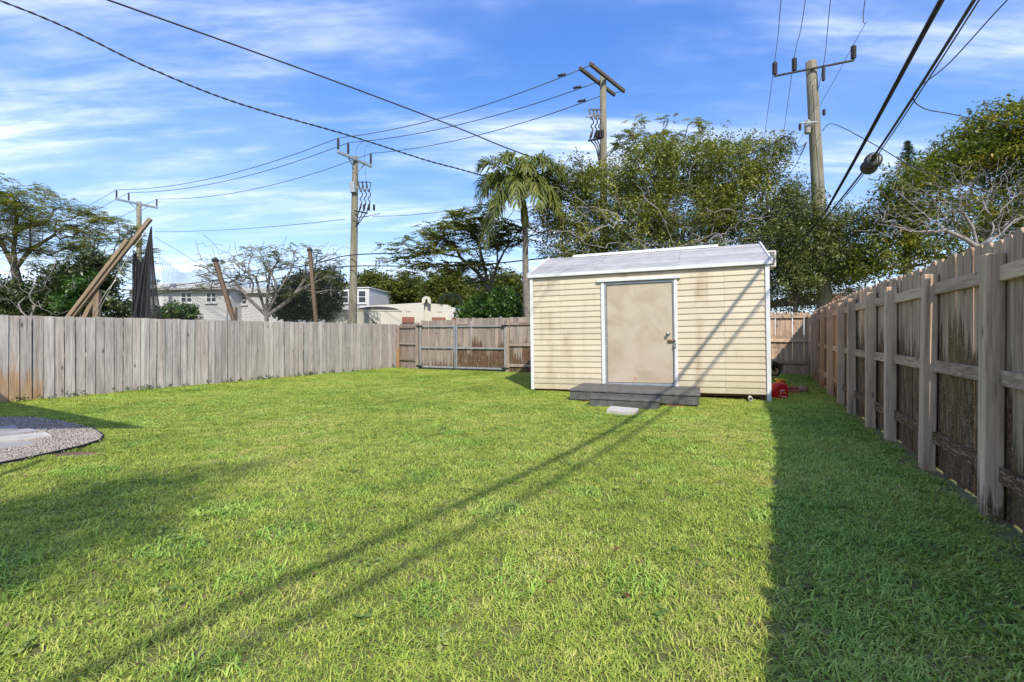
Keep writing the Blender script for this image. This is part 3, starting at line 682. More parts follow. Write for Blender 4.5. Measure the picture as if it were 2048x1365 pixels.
def rock(name, loc, r, lab, m_, seed, cat='rock'):
    rr = random.Random(seed); b = MB(); n = 12; prof = []
    vs = []; fs = []
    for i in range(7):
        ph = math.pi*i/6
        for k in range(n):
            t = 2*math.pi*k/n; j = 1+rr.uniform(-.13, .13)
            vs.append((r[0]*math.sin(ph)*math.cos(t)*j, r[1]*math.sin(ph)*math.sin(t)*j, r[2]*(1-math.cos(ph))/2*(1+rr.uniform(-.05, .05))*2*.5))
    for i in range(6):
        for k in range(n): k2 = (k+1) % n; fs.append((i*n+k, i*n+k2, (i+1)*n+k2, (i+1)*n+k))
    b.add(vs, fs, True); return tag(obj(name, b, m_, loc=tuple(loc)), lab, cat)
rock('rock', G(1606, 787), (.11, .09, .16), 'rounded grey brown rock next to the red bricks', M_['stone'], 3)
p = G(1583, 787)
tag(obj('brick', MB().box((-.13, -.10, 0), (.13, .10, .075), None, .008), M_['brick'], loc=tuple(p), rot=(0, 0, R(-20))), 'lower red brick beside the fuel can', 'brick', 'bricks beside the shed')
tag(obj('brick', MB().box((-.11, -.06, 0), (.11, .06, .065), None, .008), M_['brick'], loc=(p[0]+.02, p[1]+.03, .076), rot=(0, 0, R(12))), 'upper red brick lying on another beside the fuel can', 'brick', 'bricks beside the shed')

# scooter behind the shed (front wheel in view)
sc = empty('scooter', (7.34, 13.45, 0), 'black scooter with gold front wheel half hidden behind the shed', 'scooter', rot=(0, 0, R(-8)))
def wheel(root, x, r_):
    prof = []; tm = MB(); n = 26
    for k in range(n):
        pass
    pts = []
    vs = []; fs = []; m = 8
    for k in range(n):
        t = 2*math.pi*k/n
        for j in range(m):
            a = 2*math.pi*j/m; rr = r_-.035+.035*math.cos(a)
            vs.append((rr*math.cos(t), .04*math.sin(a), rr*math.sin(t)))
    for k in range(n):
        for j in range(m): fs.append((k*m+j, ((k+1) % n)*m+j, ((k+1) % n)*m+(j+1) % m, k*m+(j+1) % m))
    tm.add(vs, fs, True)
    wh = obj('tyre', tm, M_['black_rubber'], root, (x, 0, r_))
    rm = MB().tube([(0, -.03, 0), (0, .03, 0)], .03, 10)
    ring = [((r_-.065)*math.cos(2*math.pi*k/20), 0, (r_-.065)*math.sin(2*math.pi*k/20)) for k in range(21)]
    rm.tube(ring, .012, 6)
    for k in range(5):
        a = 2*math.pi*k/5+.3; rm.bar((0, 0, 0), ((r_-.06)*math.cos(a), 0, (r_-.06)*math.sin(a)), .022, .03, (0, 1, 0))
    obj('rim', rm, M_['gold'], wh)
wheel(sc, .0, .165); wheel(sc, -.95, .165)
fe = MB()
arc = [(.20*math.cos(R(a)), .20*math.sin(R(a))) for a in range(10, 160, 15)]
fe.prism(arc+[(.185*x/.2, .185*z/.2) for x, z in arc[::-1]], -.045, .045, Matrix.Translation((0, 0, .165)))
obj('mudguard', fe, M_['grey_plastic'], sc)
obj('fork', MB().tube([(0, -.06, .165), (-.20, -.05, .60), (-.24, 0, .72)], .018, 8).tube([(0, .06, .165), (-.20, .05, .60), (-.24, 0, .72)], .018, 8), M_['black_metal'], sc)
obj('front_cowl', MB().prism([(.14, .30), (.20, .335), (-.05, .44), (-.22, .62), (-.30, .62), (-.22, .40), (-.10, .33)], -.08, .08), M_['grey_plastic'], sc)
obj('body', MB().prism([(-.25, .30), (-.22, .2), (-.65, .18), (-1.15, .35), (-1.1, .55), (-.62, .60), (-.55, .32)], -.11, .11), M_['black_rubber'], sc)
obj('seat', MB().box((-1.12, -.1, .58), (-.62, .1, .66), None, .03), M_['black_rubber'], sc)
obj('handlebar', MB().tube([(-.24, -.3, .78), (-.25, -.1, .74), (-.25, .1, .74), (-.24, .3, .78)], .014, 8), M_['black_metal'], sc)
# ================================================================== HOUSES BEHIND
def rel0(root, pts): return [tuple(np.array(p, float)-np.array(root.location)) for p in pts]
def house_root(name, loc, lab, rz): return empty(name, loc, lab, 'house', rot=(0, 0, rz))
def window(root, x, z, wd, h, y, panes=2, frame=M_['white_trim']):
    fm = MB()
    for a in ((x-wd/2-.06, z-.06, x-wd/2, z+h+.06), (x+wd/2, z-.06, x+wd/2+.06, z+h+.06), (x-wd/2, z-.06, x+wd/2, z), (x-wd/2, z+h, x+wd/2, z+h+.06)):
        fm.box((a[0], y-.05, a[1]), (a[2], y+.02, a[3]))
    for k in range(1, panes): fm.box((x-wd/2, y-.035, z+h*k/panes-.025), (x+wd/2, y-.005, z+h*k/panes+.025))
    o = obj('window', fm, frame, root)
    obj('sill', MB().box((x-wd/2-.12, y-.12, z-.14), (x+wd/2+.12, y+.01, z-.062)), M_['roof_white'], o)
    for k in range(panes): obj('pane', MB().box((x-wd/2, y-.015, z+h*k/panes+.026), (x+wd/2, y-.006, z+h*(k+1)/panes-.026)), M_['glass'], o)
    return o
# two-storey white house, far left
D = 34.; c = P(310, 640, D)
h1 = house_root('two_storey_house', (c[0], D, 0), 'white two-storey house behind the netting at left', R(-6))
W1 = 260/FP*D; zt = lambda py, D=D: EYE+(HZ-py)/FP*D
obj('wall', MB().box((-2, 0, 0), (W1*.62, 9, zt(581))), M_['stucco'], h1)
obj('roof', MB().box((-2.3, -.35, zt(581)), (W1*.62+.3, 9.3, zt(578))).prism([(-2.3, zt(578)), (W1*.62+.3, zt(578)), (W1*.62-1.4, zt(566)), (-.4, zt(566))], .6, 8.5), M_['roof_white'], h1)
obj('wing_wall', MB().box((W1*.62+.004, 1.2, 0), (W1*.98, 8, zt(586))), M_['stucco'], h1)
obj('wing_roof', MB().prism([(W1*.62+.01, zt(586)), (W1*.98+.3, zt(586)), (W1*.98-.6, zt(575)), (W1*.62+.01, zt(575))], .9, 8.3), M_['roof_white'], h1)
for px in (373, 385, 427, 437): window(h1, (px-310)/FP*D, zt(605), .32, .62, 0)
window(h1, (473-310)/FP*D+.15, zt(607), .3, .8, 1.2 if (473-310)/FP*D+.15 > W1*.62 else 0, 3)
obj('gutter', MB().box((-2.35, -.45, zt(581)-.02), (W1*.62+.32, -.352, zt(581)+.09)), M_['paver'], h1)
obj('downpipe', MB().tube([(W1*.60, -.08, 0), (W1*.60, -.08, zt(582))], .05, 8), M_['paver'], h1)
for vx, vh in ((1.2, .5), (3.4, .35), (5.1, .6)): obj('roof_vent', MB().tube([(vx, 3, zt(566)-.1), (vx, 3, zt(566)+vh)], .07, 8), M_['grey_metal'], h1)
# garage block + bungalow
D = 27.; c = P(650, 645, D)
h2 = house_root('garage_block', (c[0], D, 0), 'low flat-roofed cream garage with parapet right of the pole', R(14))
zt = lambda py, D=D: EYE+(HZ-py)/FP*D
W2 = 150/FP*D
obj('wall', MB().box((0, 0, 0), (W2, 7, zt(621))), M_['stucco_cream'], h2)
obj('parapet', MB().box((-.04, -.04, zt(621)), (W2+.04, .18, zt(619))).box((-.04, .18, zt(621)), (.16, 7, zt(619))), M_['stucco_cream'], h2)
arch = [(W2*.68+1.35*math.cos(t), zt(621)-.02+.32*math.sin(t)) for t in np.linspace(0, math.pi, 12)]
obj('arched_vent', MB().prism(arch[::-1], .8, 4), M_['grey_plastic'], h2)
D = 33.; c = P(735, 645, D)
h3 = house_root('bungalow', (c[0], D, 0), 'cream stucco bungalow with rust awnings and a small bell arch', R(9))
zt = lambda py, D=D: EYE+(HZ-py)/FP*D
W3 = 215/FP*D; xx = lambda px: (px-735)/FP*D
obj('wall', MB().prism([(0, 0), (xx(846), 0), (xx(846), zt(604.5)), (xx(735), zt(612)), (0, zt(613))], 0, 8), M_['stucco_cream'], h3)
obj('wing_wall', MB().prism([(xx(846)+.003, 0), (xx(900), 0), (xx(900), zt(608)), (xx(846)+.003, zt(604.5))], .5, 8), M_['stucco_cream'], h3)
obj('side_wall', MB().prism([(xx(900)+.003, 0), (xx(945), 0), (xx(945), zt(622)), (xx(900)+.003, zt(611))], 1.0, 8), M_['stucco'], h3)
bx0, bx1 = xx(842), xx(860); bz = zt(605); rr = (bx1-bx0)/2; cxx = (bx0+bx1)/2
outer = [(bx0, bz-.1), (bx0, bz+.12)] + [(cxx-rr*math.cos(t), bz+.18+rr*.9*math.sin(t)) for t in np.linspace(0, math.pi, 10)] + [(bx1, bz+.12), (bx1, bz-.1)]
ba = MB(); inner = [(cxx-.085, bz+.02), (cxx-.085, bz+.18)] + [(cxx-.085*math.cos(t), bz+.18+.09*math.sin(t)) for t in np.linspace(0, math.pi, 10)] + [(cxx+.085, bz+.18), (cxx+.085, bz+.02)]
n_ = len(outer); vs = [(x, -.06, z) for x, z in outer]+[(x, -.06, z) for x, z in inner]+[(x, .3, z) for x, z in outer]+[(x, .3, z) for x, z in inner]
fs = []
for i in range(n_-1):
    fs += [(i, i+1, n_+i+1, n_+i), (2*n_+i+1, 2*n_+i, 3*n_+i, 3*n_+i+1), (i+1, i, 2*n_+i, 2*n_+i+1), (n_+i, n_+i+1, 3*n_+i+1, 3*n_+i)]
ba.add(vs, fs); obj('bell_arch', ba, M_['stucco_cream'], h3)
for px, y in ((813, 0), (876, .5), (917, 1.0)):
    x = xx(px); aw = MB(); hw = .48; t_, b2 = zt(634), zt(646)
    aw.add([(x-hw, y, t_), (x+hw, y, t_), (x+hw, y-.55, b2), (x-hw, y-.55, b2), (x-hw, y, b2), (x+hw, y, b2)], [(0, 3, 2, 1), (0, 4, 3), (1, 2, 5)])
    obj('awning', aw, M_['awning'], h3); window(h3, x, zt(672), .7, .8, y)
for px0 in (811, 873):
    vm = MB()
    for k in range(3): vm.box((xx(px0)+k*.13, (-.02 if px0 < 846 else .48), zt(624)), (xx(px0)+k*.13+.06, (0. if px0 < 846 else .5), zt(622)))
    obj('scupper_tiles', vm, M_['rust'], h3)
D = 42.; c = P(680, 620, D)
h4 = house_root('white_tower_house', (c[0], D, 0), 'white upper storey showing behind the utility pole', R(-5)); zt = lambda py, D=D: EYE+(HZ-py)/FP*D
obj('wall', MB().box((0, 0, 0), (60/FP*D, 6, zt(577))), M_['stucco'], h4)
obj('roof', MB().box((-.1, -.1, zt(577)), (60/FP*D+.1, 6.1, zt(575))), M_['roof_white'], h4)
for px in (690, 726): window(h4, (px-680)/FP*D, zt(606), .6, 1., 0)
# brown eave just left of shed, behind the gate
D = 20.; c = P(1040, 636, D)
h5 = house_root('brown_cottage', (c[0], D, 0), 'dark reddish brown cottage eave between the palm and the shed', R(-10)); zt = lambda py, D=D: EYE+(HZ-py)/FP*D
obj('wall', MB().box((0, 0, 0), (5, 4, zt(624))), M_['awning'], h5)
obj('roof', MB().prism([(-.6, zt(624)), (5.6, zt(624)), (5.6, zt(619)), (-.6, zt(619))], -.5, 4.5), M_['roof_tile'], h5)
# house beyond the right fence: white wall and tiled roof
D = 19.; c = P(1690, 620, D)
h6 = house_root('tiled_roof_house', (c[0], D, 0), 'white house with brown tiled roof beyond the right fence', R(-62)); zt = lambda py, D=D: EYE+(HZ-py)/FP*D
obj('wall', MB().box((-.5, .6, 0), (4, 6, zt(575))), M_['stucco'], h6)
obj('roof', MB().prism([(-3.6, zt(606)), (-.4, zt(606)), (-.4, zt(585)), (-1.6, zt(585))], -.6, .55), M_['roof_tile'], h6)
# guessed sail added unseen beyond the left edge, shaped to shade the fence foot
K = np.array([-4.02, 3.12, 2.78]); ss_ = empty('guessed_shade_sail', (-9.4, 3.6, 0), 'guessed unseen shade sail, added to shade the fence foot', 'shade sail')
e1, e2 = K+np.array([-.846, .532, -.06])*6.4, K+np.array([-.97, -.24, .12])*6.4
sv = []; sf = []; nn_ = 10
for i in range(nn_+1):
    for j in range(nn_+1):
        a_ = i/nn_; b_ = j/nn_; p_ = K*(1-a_)+(e1*(1-b_)+e2*b_)*a_; p_ = p_-np.array([0, 0, .25*math.sin(math.pi*a_)*math.sin(math.pi*b_)]); sv.append(tuple(p_-np.array(ss_.location)))
for i in range(nn_):
    for j in range(nn_): sf.append((i*(nn_+1)+j, i*(nn_+1)+j+1, (i+1)*(nn_+1)+j+1, (i+1)*(nn_+1)+j))
obj('canvas', MB().add(sv, sf, True), M_['paver'], ss_)
for e_ in (e1, e2): obj('post', MB().tube(rel0(ss_, [(e_[0]-.15, e_[1], 0), (e_[0]-.15, e_[1], e_[2]+.1)]), .04, 10), M_['grey_metal'], ss_)
obj('stay_rope', MB().tube(rel0(ss_, [K, K+np.array([.25, -1.9, .2])]), .006, 5), M_['rope'], ss_)
obj('stay_post', MB().tube(rel0(ss_, [(K[0]+.25, K[1]-1.9, 0), (K[0]+.25, K[1]-1.9, K[2]+.3)]), .04, 10), M_['grey_metal'], ss_)

# ================================================================== UTILITY POLES
def ins_prof(h=.30, r=.045, n=8):
    pr = [(.014, 0)]
    for k in range(n):
        z = .04+k*(h-.06)/n; pr += [(r, z), (r*.95, z+.012), (r*.55, z+(h-.06)/n*.8)]
    return pr+[(.02, h-.02), (.016, h)]
def pole_shaft(root, base, top, r0, r1, lean=None):
    n = 9; pts = [tuple(np.array(base)*(1-t)+np.array(top)*t-np.array(root.location)) for t in np.linspace(0, 1, n)]
    o = obj('shaft', MB().tube(pts, list(np.linspace(r0, r1, n)), 18), M_['pole_wood'], root); o.color = (0, 0, .35, 1); return o
def insulator(root, p, h=.36, r=.05, mat=None, tilt=(0, 0, 0)):
    q = np.array(p)-np.array(root.location)
    return obj('insulator', MB().lathe(ins_prof(h, r), 12), mat or M_['dark_insulator'], root, tuple(q), tilt)
def arm(root, p, q, wd, th, mat, name='crossarm'):
    p = Vector(p)-root.location; q = Vector(q)-root.location
    d = q-p; L = d.length
    o = obj(name, MB().box((0, -wd/2, -th/2), (L, wd/2, th/2), None, .006), mat, root, tuple(p), (0, -math.asin(d.z/L), math.atan2(d.y, d.x))); return o
def rel(root, pts): return [tuple(np.array(p)-np.array(root.location)) for p in pts]

wires = {}
# far-left pole
D = 30.; b_ = P(278, 640, D); top = P(278, 404, D)
pl = empty('utility_pole', (b_[0], D, 0), 'most distant utility pole, rising behind the tan beam at left', 'utility pole', 'utility poles along the alley')
pole_shaft(pl, (b_[0], D, 0), tuple(top), .17, .13)
ad = np.array([.447, .894, 0]); ac_ = P(278, 409, D)
arm(pl, ac_-ad*1.15-np.array([0, .15, 0]), ac_+ad*1.15-np.array([0, .15, 0]), .10, .12, M_['grey_metal'])
obj('brace', MB().bar(*rel(pl, [ac_-ad*.55, ac_-np.array([0, 0, .45])]), .03, .03).bar(*rel(pl, [ac_+ad*.55, ac_-np.array([0, 0, .45])]), .03, .03), M_['grey_metal'], pl)
fl = []
for s_ in (-1.08, -.45, 1.1):
    q = ac_+ad*s_-np.array([0, .15, -.08]); insulator(pl, q, .48, .055); fl.append(q+np.array([0, 0, .48]))
# pole behind the plank fence
D = 22.; b_ = P(704, 640, D); top = P(711, 314, D)
pm_ = empty('utility_pole', (b_[0], D, 0), 'grey utility pole with cut-outs rising behind the long plank fence', 'utility pole', 'utility poles along the alley')
pole_shaft(pm_, (b_[0], D, 0), tuple(top), .20, .13)
ac_ = P(713, 322, D)
arm(pm_, ac_-ad*1.05-np.array([0, .19, 0]), ac_+ad*1.05-np.array([0, .19, 0]), .10, .12, M_['grey_metal'])
obj('brace', MB().bar(*rel(pm_, [ac_-ad*.5, ac_-np.array([0, 0, .6])]), .035, .035).bar(*rel(pm_, [ac_+ad*.5, ac_-np.array([0, 0, .6])]), .035, .035), M_['grey_metal'], pm_)
ml = []
for s_ in (-1.0, -.42, 1.0):
    q = ac_+ad*s_-np.array([0, .19, -.10]); insulator(pm_, q, .50, .06); ml.append(q+np.array([0, 0, .50]))
def terminations(root, D, y0, xs, xpole, yb, right=True):
    sg = 1 if right else -1
    arm(root, P(xpole, y0+8, D-.3), P(xpole+sg*30, y0+12, D-.5), .05, .05, M_['grey_metal'], 'cutout_bracket')
    for k, px in enumerate(xs):
        a = P(px, y0, D-.4-.12*k)
        cu = MB().bar(*rel(root, [P(px-3, y0-4, D-.4), P(px+2, y0+17, D-.4)]), .05, .05).bar(*rel(root, [P(px+7, y0-2, D-.45), P(px+4, y0+16, D-.45)]), .03, .03).bar(*rel(root, [P(px-3, y0-3, D-.4), P(px+7, y0-1, D-.45)]), .03, .03)
        obj('cutout', cu, M_['grey_plastic'], root)
        pts = [P(px+4, y0+16, D-.42), P(px+6, y0+24, D-.42), P(px+1, y0+31, D-.42), P(px+5, y0+39, D-.42), P(px-1, y0+56, D-.4), P(px*.5+xpole*.5, y0+74, D-.33), P(xpole+sg*3, yb, D-.28)]
        sm_ = smooth_path(pts, 5); obj('riser_cable', MB().tube(rel(root, sm_), .022, 6), M_['black_rubber'], root)
        t0, t1 = P(px+4, y0+40, D-.42), P(px, y0+54, D-.4); obj('cable_terminal', MB().tube(rel(root, [t0, (t0+t1)/2, t1]), [.03, .045, .035], 8), M_['dark_insulator'], root)
        insulator(root, P(px+9+2*k, y0+55, D-.45), .30, .055)
    arm(root, P(xpole, y0+55, D-.25), P(xpole+sg*26, y0+60, D-.5), .06, .06, M_['black_metal'], 'terminal_bracket')
def smooth_path(pts, n=6):
    pts = [np.array(p, float) for p in pts]; out = []
    for i in range(len(pts)-1):
        p0, p1, p2, p3 = pts[max(i-1, 0)], pts[i], pts[i+1], pts[min(i+2, len(pts)-1)]
        for t in np.linspace(0, 1, n, endpoint=False):
            out.append(.5*((2*p1)+(-p0+p2)*t+(2*p0-5*p1+4*p2-p3)*t*t+(-p0+3*p1-3*p2+p3)*t**3))
    return out+[pts[-1]]
terminations(pm_, D, 367, (719, 727, 735), 709, 455)
obj('fuse_box', MB().box((-.13, -.30, -.24), (.10, -.14, .24), None, .01), M_['grey_metal'], pm_, tuple(P(709, 378, D)-np.array(pm_.location)), (0, R(-8), 0))
obj('side_bar', MB().tube(rel(pm_, [P(705, 437, D-.25), P(735, 433, D-.3), P(760, 427, D-.35)]), .022, 6), M_['grey_metal'], pm_)
for px, pz in ((712, 316), (729, 318)): obj('jumper_wire', MB().tube(rel(pm_, smooth_path([P(px+15, 283 if px < 720 else 289, D-.3), P(px+3, 294, D-.3), P(px, 315, D-.35), P(px+3, 365, D-.4)], 5)), .008, 5), M_['wire_grey'], pm_)
# pole behind the shed
D = 17.; b_ = P(1209, 640, D); top = P(1206, 150, D)
pc = empty('utility_pole', (b_[0], D, 0), 'utility pole with double dark crossarm rising behind the leafy tree', 'utility pole', 'utility poles along the alley')
pole_shaft(pc, (b_[0], D, 0), tuple(top), .165, .105)
ad2 = np.array([.65, .76, 0]); pd2 = np.array([-.76, .65, 0]); ctr = P(1206, 161, D)
for k, s_ in enumerate((-.20, .20)): arm(pc, ctr+pd2*s_-ad2*1.2, ctr+pd2*s_+ad2*1.2, .09, .12, M_['arm_wood'])
obj('arm_bolts', MB().tube(rel(pc, [ctr-pd2*.3-ad2*1.1, ctr+pd2*.3-ad2*1.1]), .012, 6).tube(rel(pc, [ctr-pd2*.3+ad2*1.1, ctr+pd2*.3+ad2*1.1]), .012, 6), M_['black_metal'], pc)
terminations(pc, D, 222, (1196, 1189, 1181), 1203, 335, False)
cl_ = [ctr+pd2*.25-ad2*1.1, ctr+pd2*.25-ad2*.35, ctr+pd2*.25+ad2*.55]
cl_[2] = P(1200, 193, D-.3); cl_[1] = P(1192, 166, D-.3)
# corner pole on the right
D = 14.5
pr = empty('utility_pole', (9.52, D, 0), 'thick leaning utility pole standing beyond the right fence corner', 'utility pole', 'utility poles along the alley')
top = P(1622, 124, D); pole_shaft(pr, (9.52, D, 0), tuple(top), .215, .145)
adr = np.array([math.cos(R(25)), -math.sin(R(25)), 0]); ctr = P(1624, 144, D); offn = np.array([-.42, -.9, 0])*.2
arm(pr, ctr+offn-adr*1.02, ctr+offn+adr*1.02, .05, .05, M_['black_metal'])
rl = []
for s_ in (-1.0, -.48, 1.0):
    q = ctr+offn+adr*s_+np.array([0, 0, .03]); insulator(pr, q, .42, .075); rl.append(q+np.array([0, 0, .42]))
hz_ = ctr+offn+adr*.24; insulator(pr, hz_-np.array([0, .05, .46]), .44, .05); rl.append(hz_+np.array([0, -.05, .02]))
obj('transformer_can', MB().lathe([(.07, 0), (.085, .03), (.085, .36), (.05, .41)], 14), M_['paver'], pr, tuple(P(1615, 268, D-.1)-np.array(pr.location)))
obj('bracket_arm', MB().bar(*rel(pr, [P(1600, 247, D-.25), P(1634, 244, D-.25)]), .04, .04), M_['grey_metal'], pr)
insulator(pr, P(1600, 262, D-.25), .22, .04); insulator(pr, P(1648, 232, D-.2), .2, .045)
obj('ground_wire', MB().tube(rel(pr, [P(1625, 170, D-.22), P(1630, 260, D-.25), P(1638, 360, D-.27), P(1646, 460, D-.28)]), .01, 5), M_['wire'], pr)
for k, (e, dip) in enumerate((((1596, 263), 20), ((1600, 250), 28), ((1612, 285), 12))):
    obj('jumper_wire', MB().tube(rel(pr, smooth_path([P(1572-6*k, 272, D-.3), P(1585, 270+dip*.5, D-.35), P(1598, 283+dip, D-.35), P(1614, 284, D-.25)], 6)), .011, 5), M_['wire'], pr)
obj('cable_clamp', MB().bar(*rel(pr, [P(1636, 414, D-.3), P(1662, 424, D-.45)]), .06, .08).bar(*rel(pr, [P(1640, 432, D-.3), P(1672, 440, D-.45)]), .05, .07), M_['grey_metal'], pr)

# ================================================================== WIRES
def wire(pts, r, lab, mat='wire', n=8, grp=None, sides=6, name='overhead_wire', twist=0):
    path = smooth_path(pts, n); m = MB()
    if twist:
        path = smooth_path(pts, 40)
        L = 0
        a1, a2 = [], []
        for i, p in enumerate(path):
            if i: L += np.linalg.norm(p-path[i-1])
            o_ = np.array([0, math.cos(L*twist), math.sin(L*twist)])*r*.8
            a1.append(p+o_); a2.append(p-o_)
        m.tube(a1, r*.8, 5); m.tube(a2, r*.7, 5)
    else: m.tube(path, r, sides)
    base = path[0]
    return tag(obj(name, m, M_[mat]), lab, 'wire', grp)
def sag(a, b_, s, n=9):
    a, b_ = np.array(a, float), np.array(b_, float)
    return [a*(1-t)+b_*t-np.array([0, 0, 4*s*t*(1-t)]) for t in np.linspace(0, 1, n)]
ph = 'phase wires along the alley poles'
nm = ['upper left', 'middle', 'lower right']
for k in range(3):
    wire(sag(fl[k], ml[k], .55 if k < 2 else .6), .014, f'thin {nm[k]} power wire between the two left utility poles', 'wire_grey', 2, ph)
    wire(sag(ml[k], cl_[k], .35), .014, f'thin {nm[k]} power wire from fence pole to the double crossarm', 'wire_grey', 2, ph)
    wire(sag(fl[k], fl[k]+np.array([-22, 11, -2.2]), .5), .012, f'thin {nm[k]} power wire leaving the most distant pole leftwards', 'wire_grey', 2, ph)
    sp_ = cl_[k]+(ml[k]-cl_[k])*.06
    tag(obj('strain_insulator', MB().tube([tuple(sp_-(ml[k]-cl_[k])*.012), tuple(sp_+(ml[k]-cl_[k])*.012)], .045, 8), M_['dark_insulator']), f'small strain insulator on the {nm[k]} wire near the double crossarm', 'insulator', 'strain insulators by the double crossarm')
# low neutral and communication cables of the alley
wire(sag(P(310, 464, 30), P(690, 439, 22), .15), .012, 'faint low wire from distant pole to the fence pole', 'wire_grey', 2)
wire(sag(P(745, 433, 22), P(1205, 345, 17), .4), .012, 'faint low wire from the fence pole toward the palm', 'wire_grey', 2)
wire([P(-60, 640, 31), P(320, 577, 29), P(480, 553, 26), P(620, 530, 23.5), P(700, 511, 21.7), P(850, 505, 20), P(990, 492, 18.5), P(1110, 456, 17.5), P(1208, 420, 16.8)], .024, 'upper sagging communication cable behind the plank fence and palm')
wire([P(-60, 650, 31), P(320, 588, 29), P(480, 570, 26), P(620, 546, 23.5), P(700, 533, 21.7), P(900, 533, 19.5), P(1060, 520, 17.6), P(1208, 500, 16.8)], .026, 'lower sagging communication cable behind the plank fence and palm')
wire([P(310, 475, 30), P(400, 530, 30), P(480, 590, 30)], .012, 'short slanting guy wire above the white two-storey house', 'wire_grey', 4)
# service drops crossing the upper left sky
S1 = np.array([3.25, 16.9, EYE+(HZ-372)/FP*16.9])
a = P(215, 0, 10.2); b2 = P(640, 152, 13.0)
wire([np.array([-14.0, 4.0, 7.6]), np.array([-11.2, 7.2, 8.0]), a, b2, P(900, 250, 14.9), P(1010, 295, 15.6), P(1120, 335, 16.4), S1], .019, 'upper black service cable crossing the upper left sky', n=10)
wire([np.array([-14.5, 6.6, 8.2]), P(0, 2, 10.2), P(300, 137, 11.8), P(480, 208, 12.9), P(700, 272, 14.4), P(850, 320, 15.5), P(945, 346, 16.1), P(1200, 420, 16.9)], .018, 'lower twisted black service cable crossing the upper left sky', twist=16)
# primaries over the yard, through the corner pole
ax = np.array([.452, .892, 0])
for k, (near, far, lab) in enumerate(((P(1562, 0, 11.4), P(1525, 300, 21), 'leftmost thin wire through the corner pole crossarm'), (P(1611, 0, 11.2), P(1568, 262, 20), 'second thin wire from the left through the corner pole crossarm'), (P(1730, 0, 10.9), P(1560, 350, 26), 'rightmost thin wire through the corner pole crossarm'), (P(1661, 0, 11.4), P(1622, 232, 15.2), 'thin wire passing just in front of the corner pole top'))):
    mid = rl[k]; d = (near-mid); d /= np.linalg.norm(d[:2]); d[2] = max(d[2], 0)*.5
    wire([mid+d*26+np.array([0, 0, .4]), mid+d*14, near, mid, far], .0085, lab, 'wire_grey', 8, 'wires through the corner pole crossarm')
# thick communication bundle and lashed cable over the yard
def cabA(y, h, b_=.505): a0 = 9.40-b_*14.5; return np.array([a0+b_*y, y, h])
wa = [(-10, 6.7), (-4.8, 5.85), (-1.7, 5.3), (1, 5.0), (5.32, 4.93), (7.8, 4.87), (10.6, 4.82), (14.2, 4.80)]
pathA = smooth_path([cabA(y, h) for y, h in wa], 10); mA = MB()
for dx, dz, rr_ in ((-.020, .0, .018), (.018, .012, .017), (.004, -.024, .015), (.0, .028, .009)): mA.tube([p+np.array([dx, 0, dz]) for p in pathA], rr_, 7)
tag(obj('cable_bundle', mA, M_['wire']), 'thick upper black cable bundle running overhead to the corner pole', 'wire')
wb = [(-10, 6.3), (-5, 5.6), (-3, 5.2), (0, 4.8), (4.6, 4.46), (8.3, 4.36), (11, 4.45), (14.2, 4.62)]
wbp = [cabA(y, h, .50) for y, h in wb]
wire(wbp, .018, 'lower black cable carrying the round splice case to the corner pole', n=8, sides=8, name='cable_bundle')
wire([p+np.array([.02, 0, -.045]) for p in wbp], .009, 'thin strand lashed under the lower black cable', 'wire_grey', name='lashing_strand')
dirb = wbp[5]-wbp[4]; dirb /= np.linalg.norm(dirb)
sc0 = cabA(8.75, 4.30, .50)
spc = empty('splice_case', tuple(sc0), 'round black splice case hanging on the lower cable', 'splice case')
spc.rotation_euler = Vector(dirb).to_track_quat('Z', 'Y').to_euler()
obj('case', MB().lathe([(.10, -.23), (.135, -.21), (.14, -.16), (.128, -.14), (.128, .16), (.14, .18), (.13, .21)], 20), M_['grey_plastic'], spc)
obj('end_plate', MB().lathe([(.10, -.245), (.10, -.231)], 20), M_['paver'], spc)
rb = MB()
for k in range(-2, 3): rb.box((k*.034-.009, -.085, -.254), (k*.034+.009, .085, -.2465))
obj('end_ribs', rb, M_['black_rubber'], spc)
obj('hanging_tag', MB().box((-.03, .05, -.02), (.03, .06, .22)), M_['grey_plastic'], spc, (0.02, -.02, -.40), (R(25), 0, 0))
j0 = cabA(6.4, 4.42, .5)
wire([P(2160, -140, 5.2), P(2015, 0, 5.6), P(1900, 125, 6.2), j0, P(1845, 216, 6.7), P(1900, 228, 7.6), P(1960, 240, 8.6), P(2080, 262, 10)], .0075, 'thin drop wire kinked at the lower cable near right trees')
wire([P(1645, 262, 14.3), P(1660, 248, 13.8), P(1690, 258, 12.8), P(1760, 296, 11.2), P(1830, 335, 10.2), P(1960, 380, 9.5), P(2090, 420, 9)], .010, 'thin drooping service wire from the corner pole toward right tree')
wire([P(1590, 262, 14.3), P(1560, 280, 15), P(1520, 300, 16), P(1400, 350, 19)], .012, 'short wire from corner pole into the leafy tree')
wire([P(1612, 290, 14.3), P(1585, 340, 16), P(1540, 400, 18)], .010, 'slanting guy wire left of the corner pole')

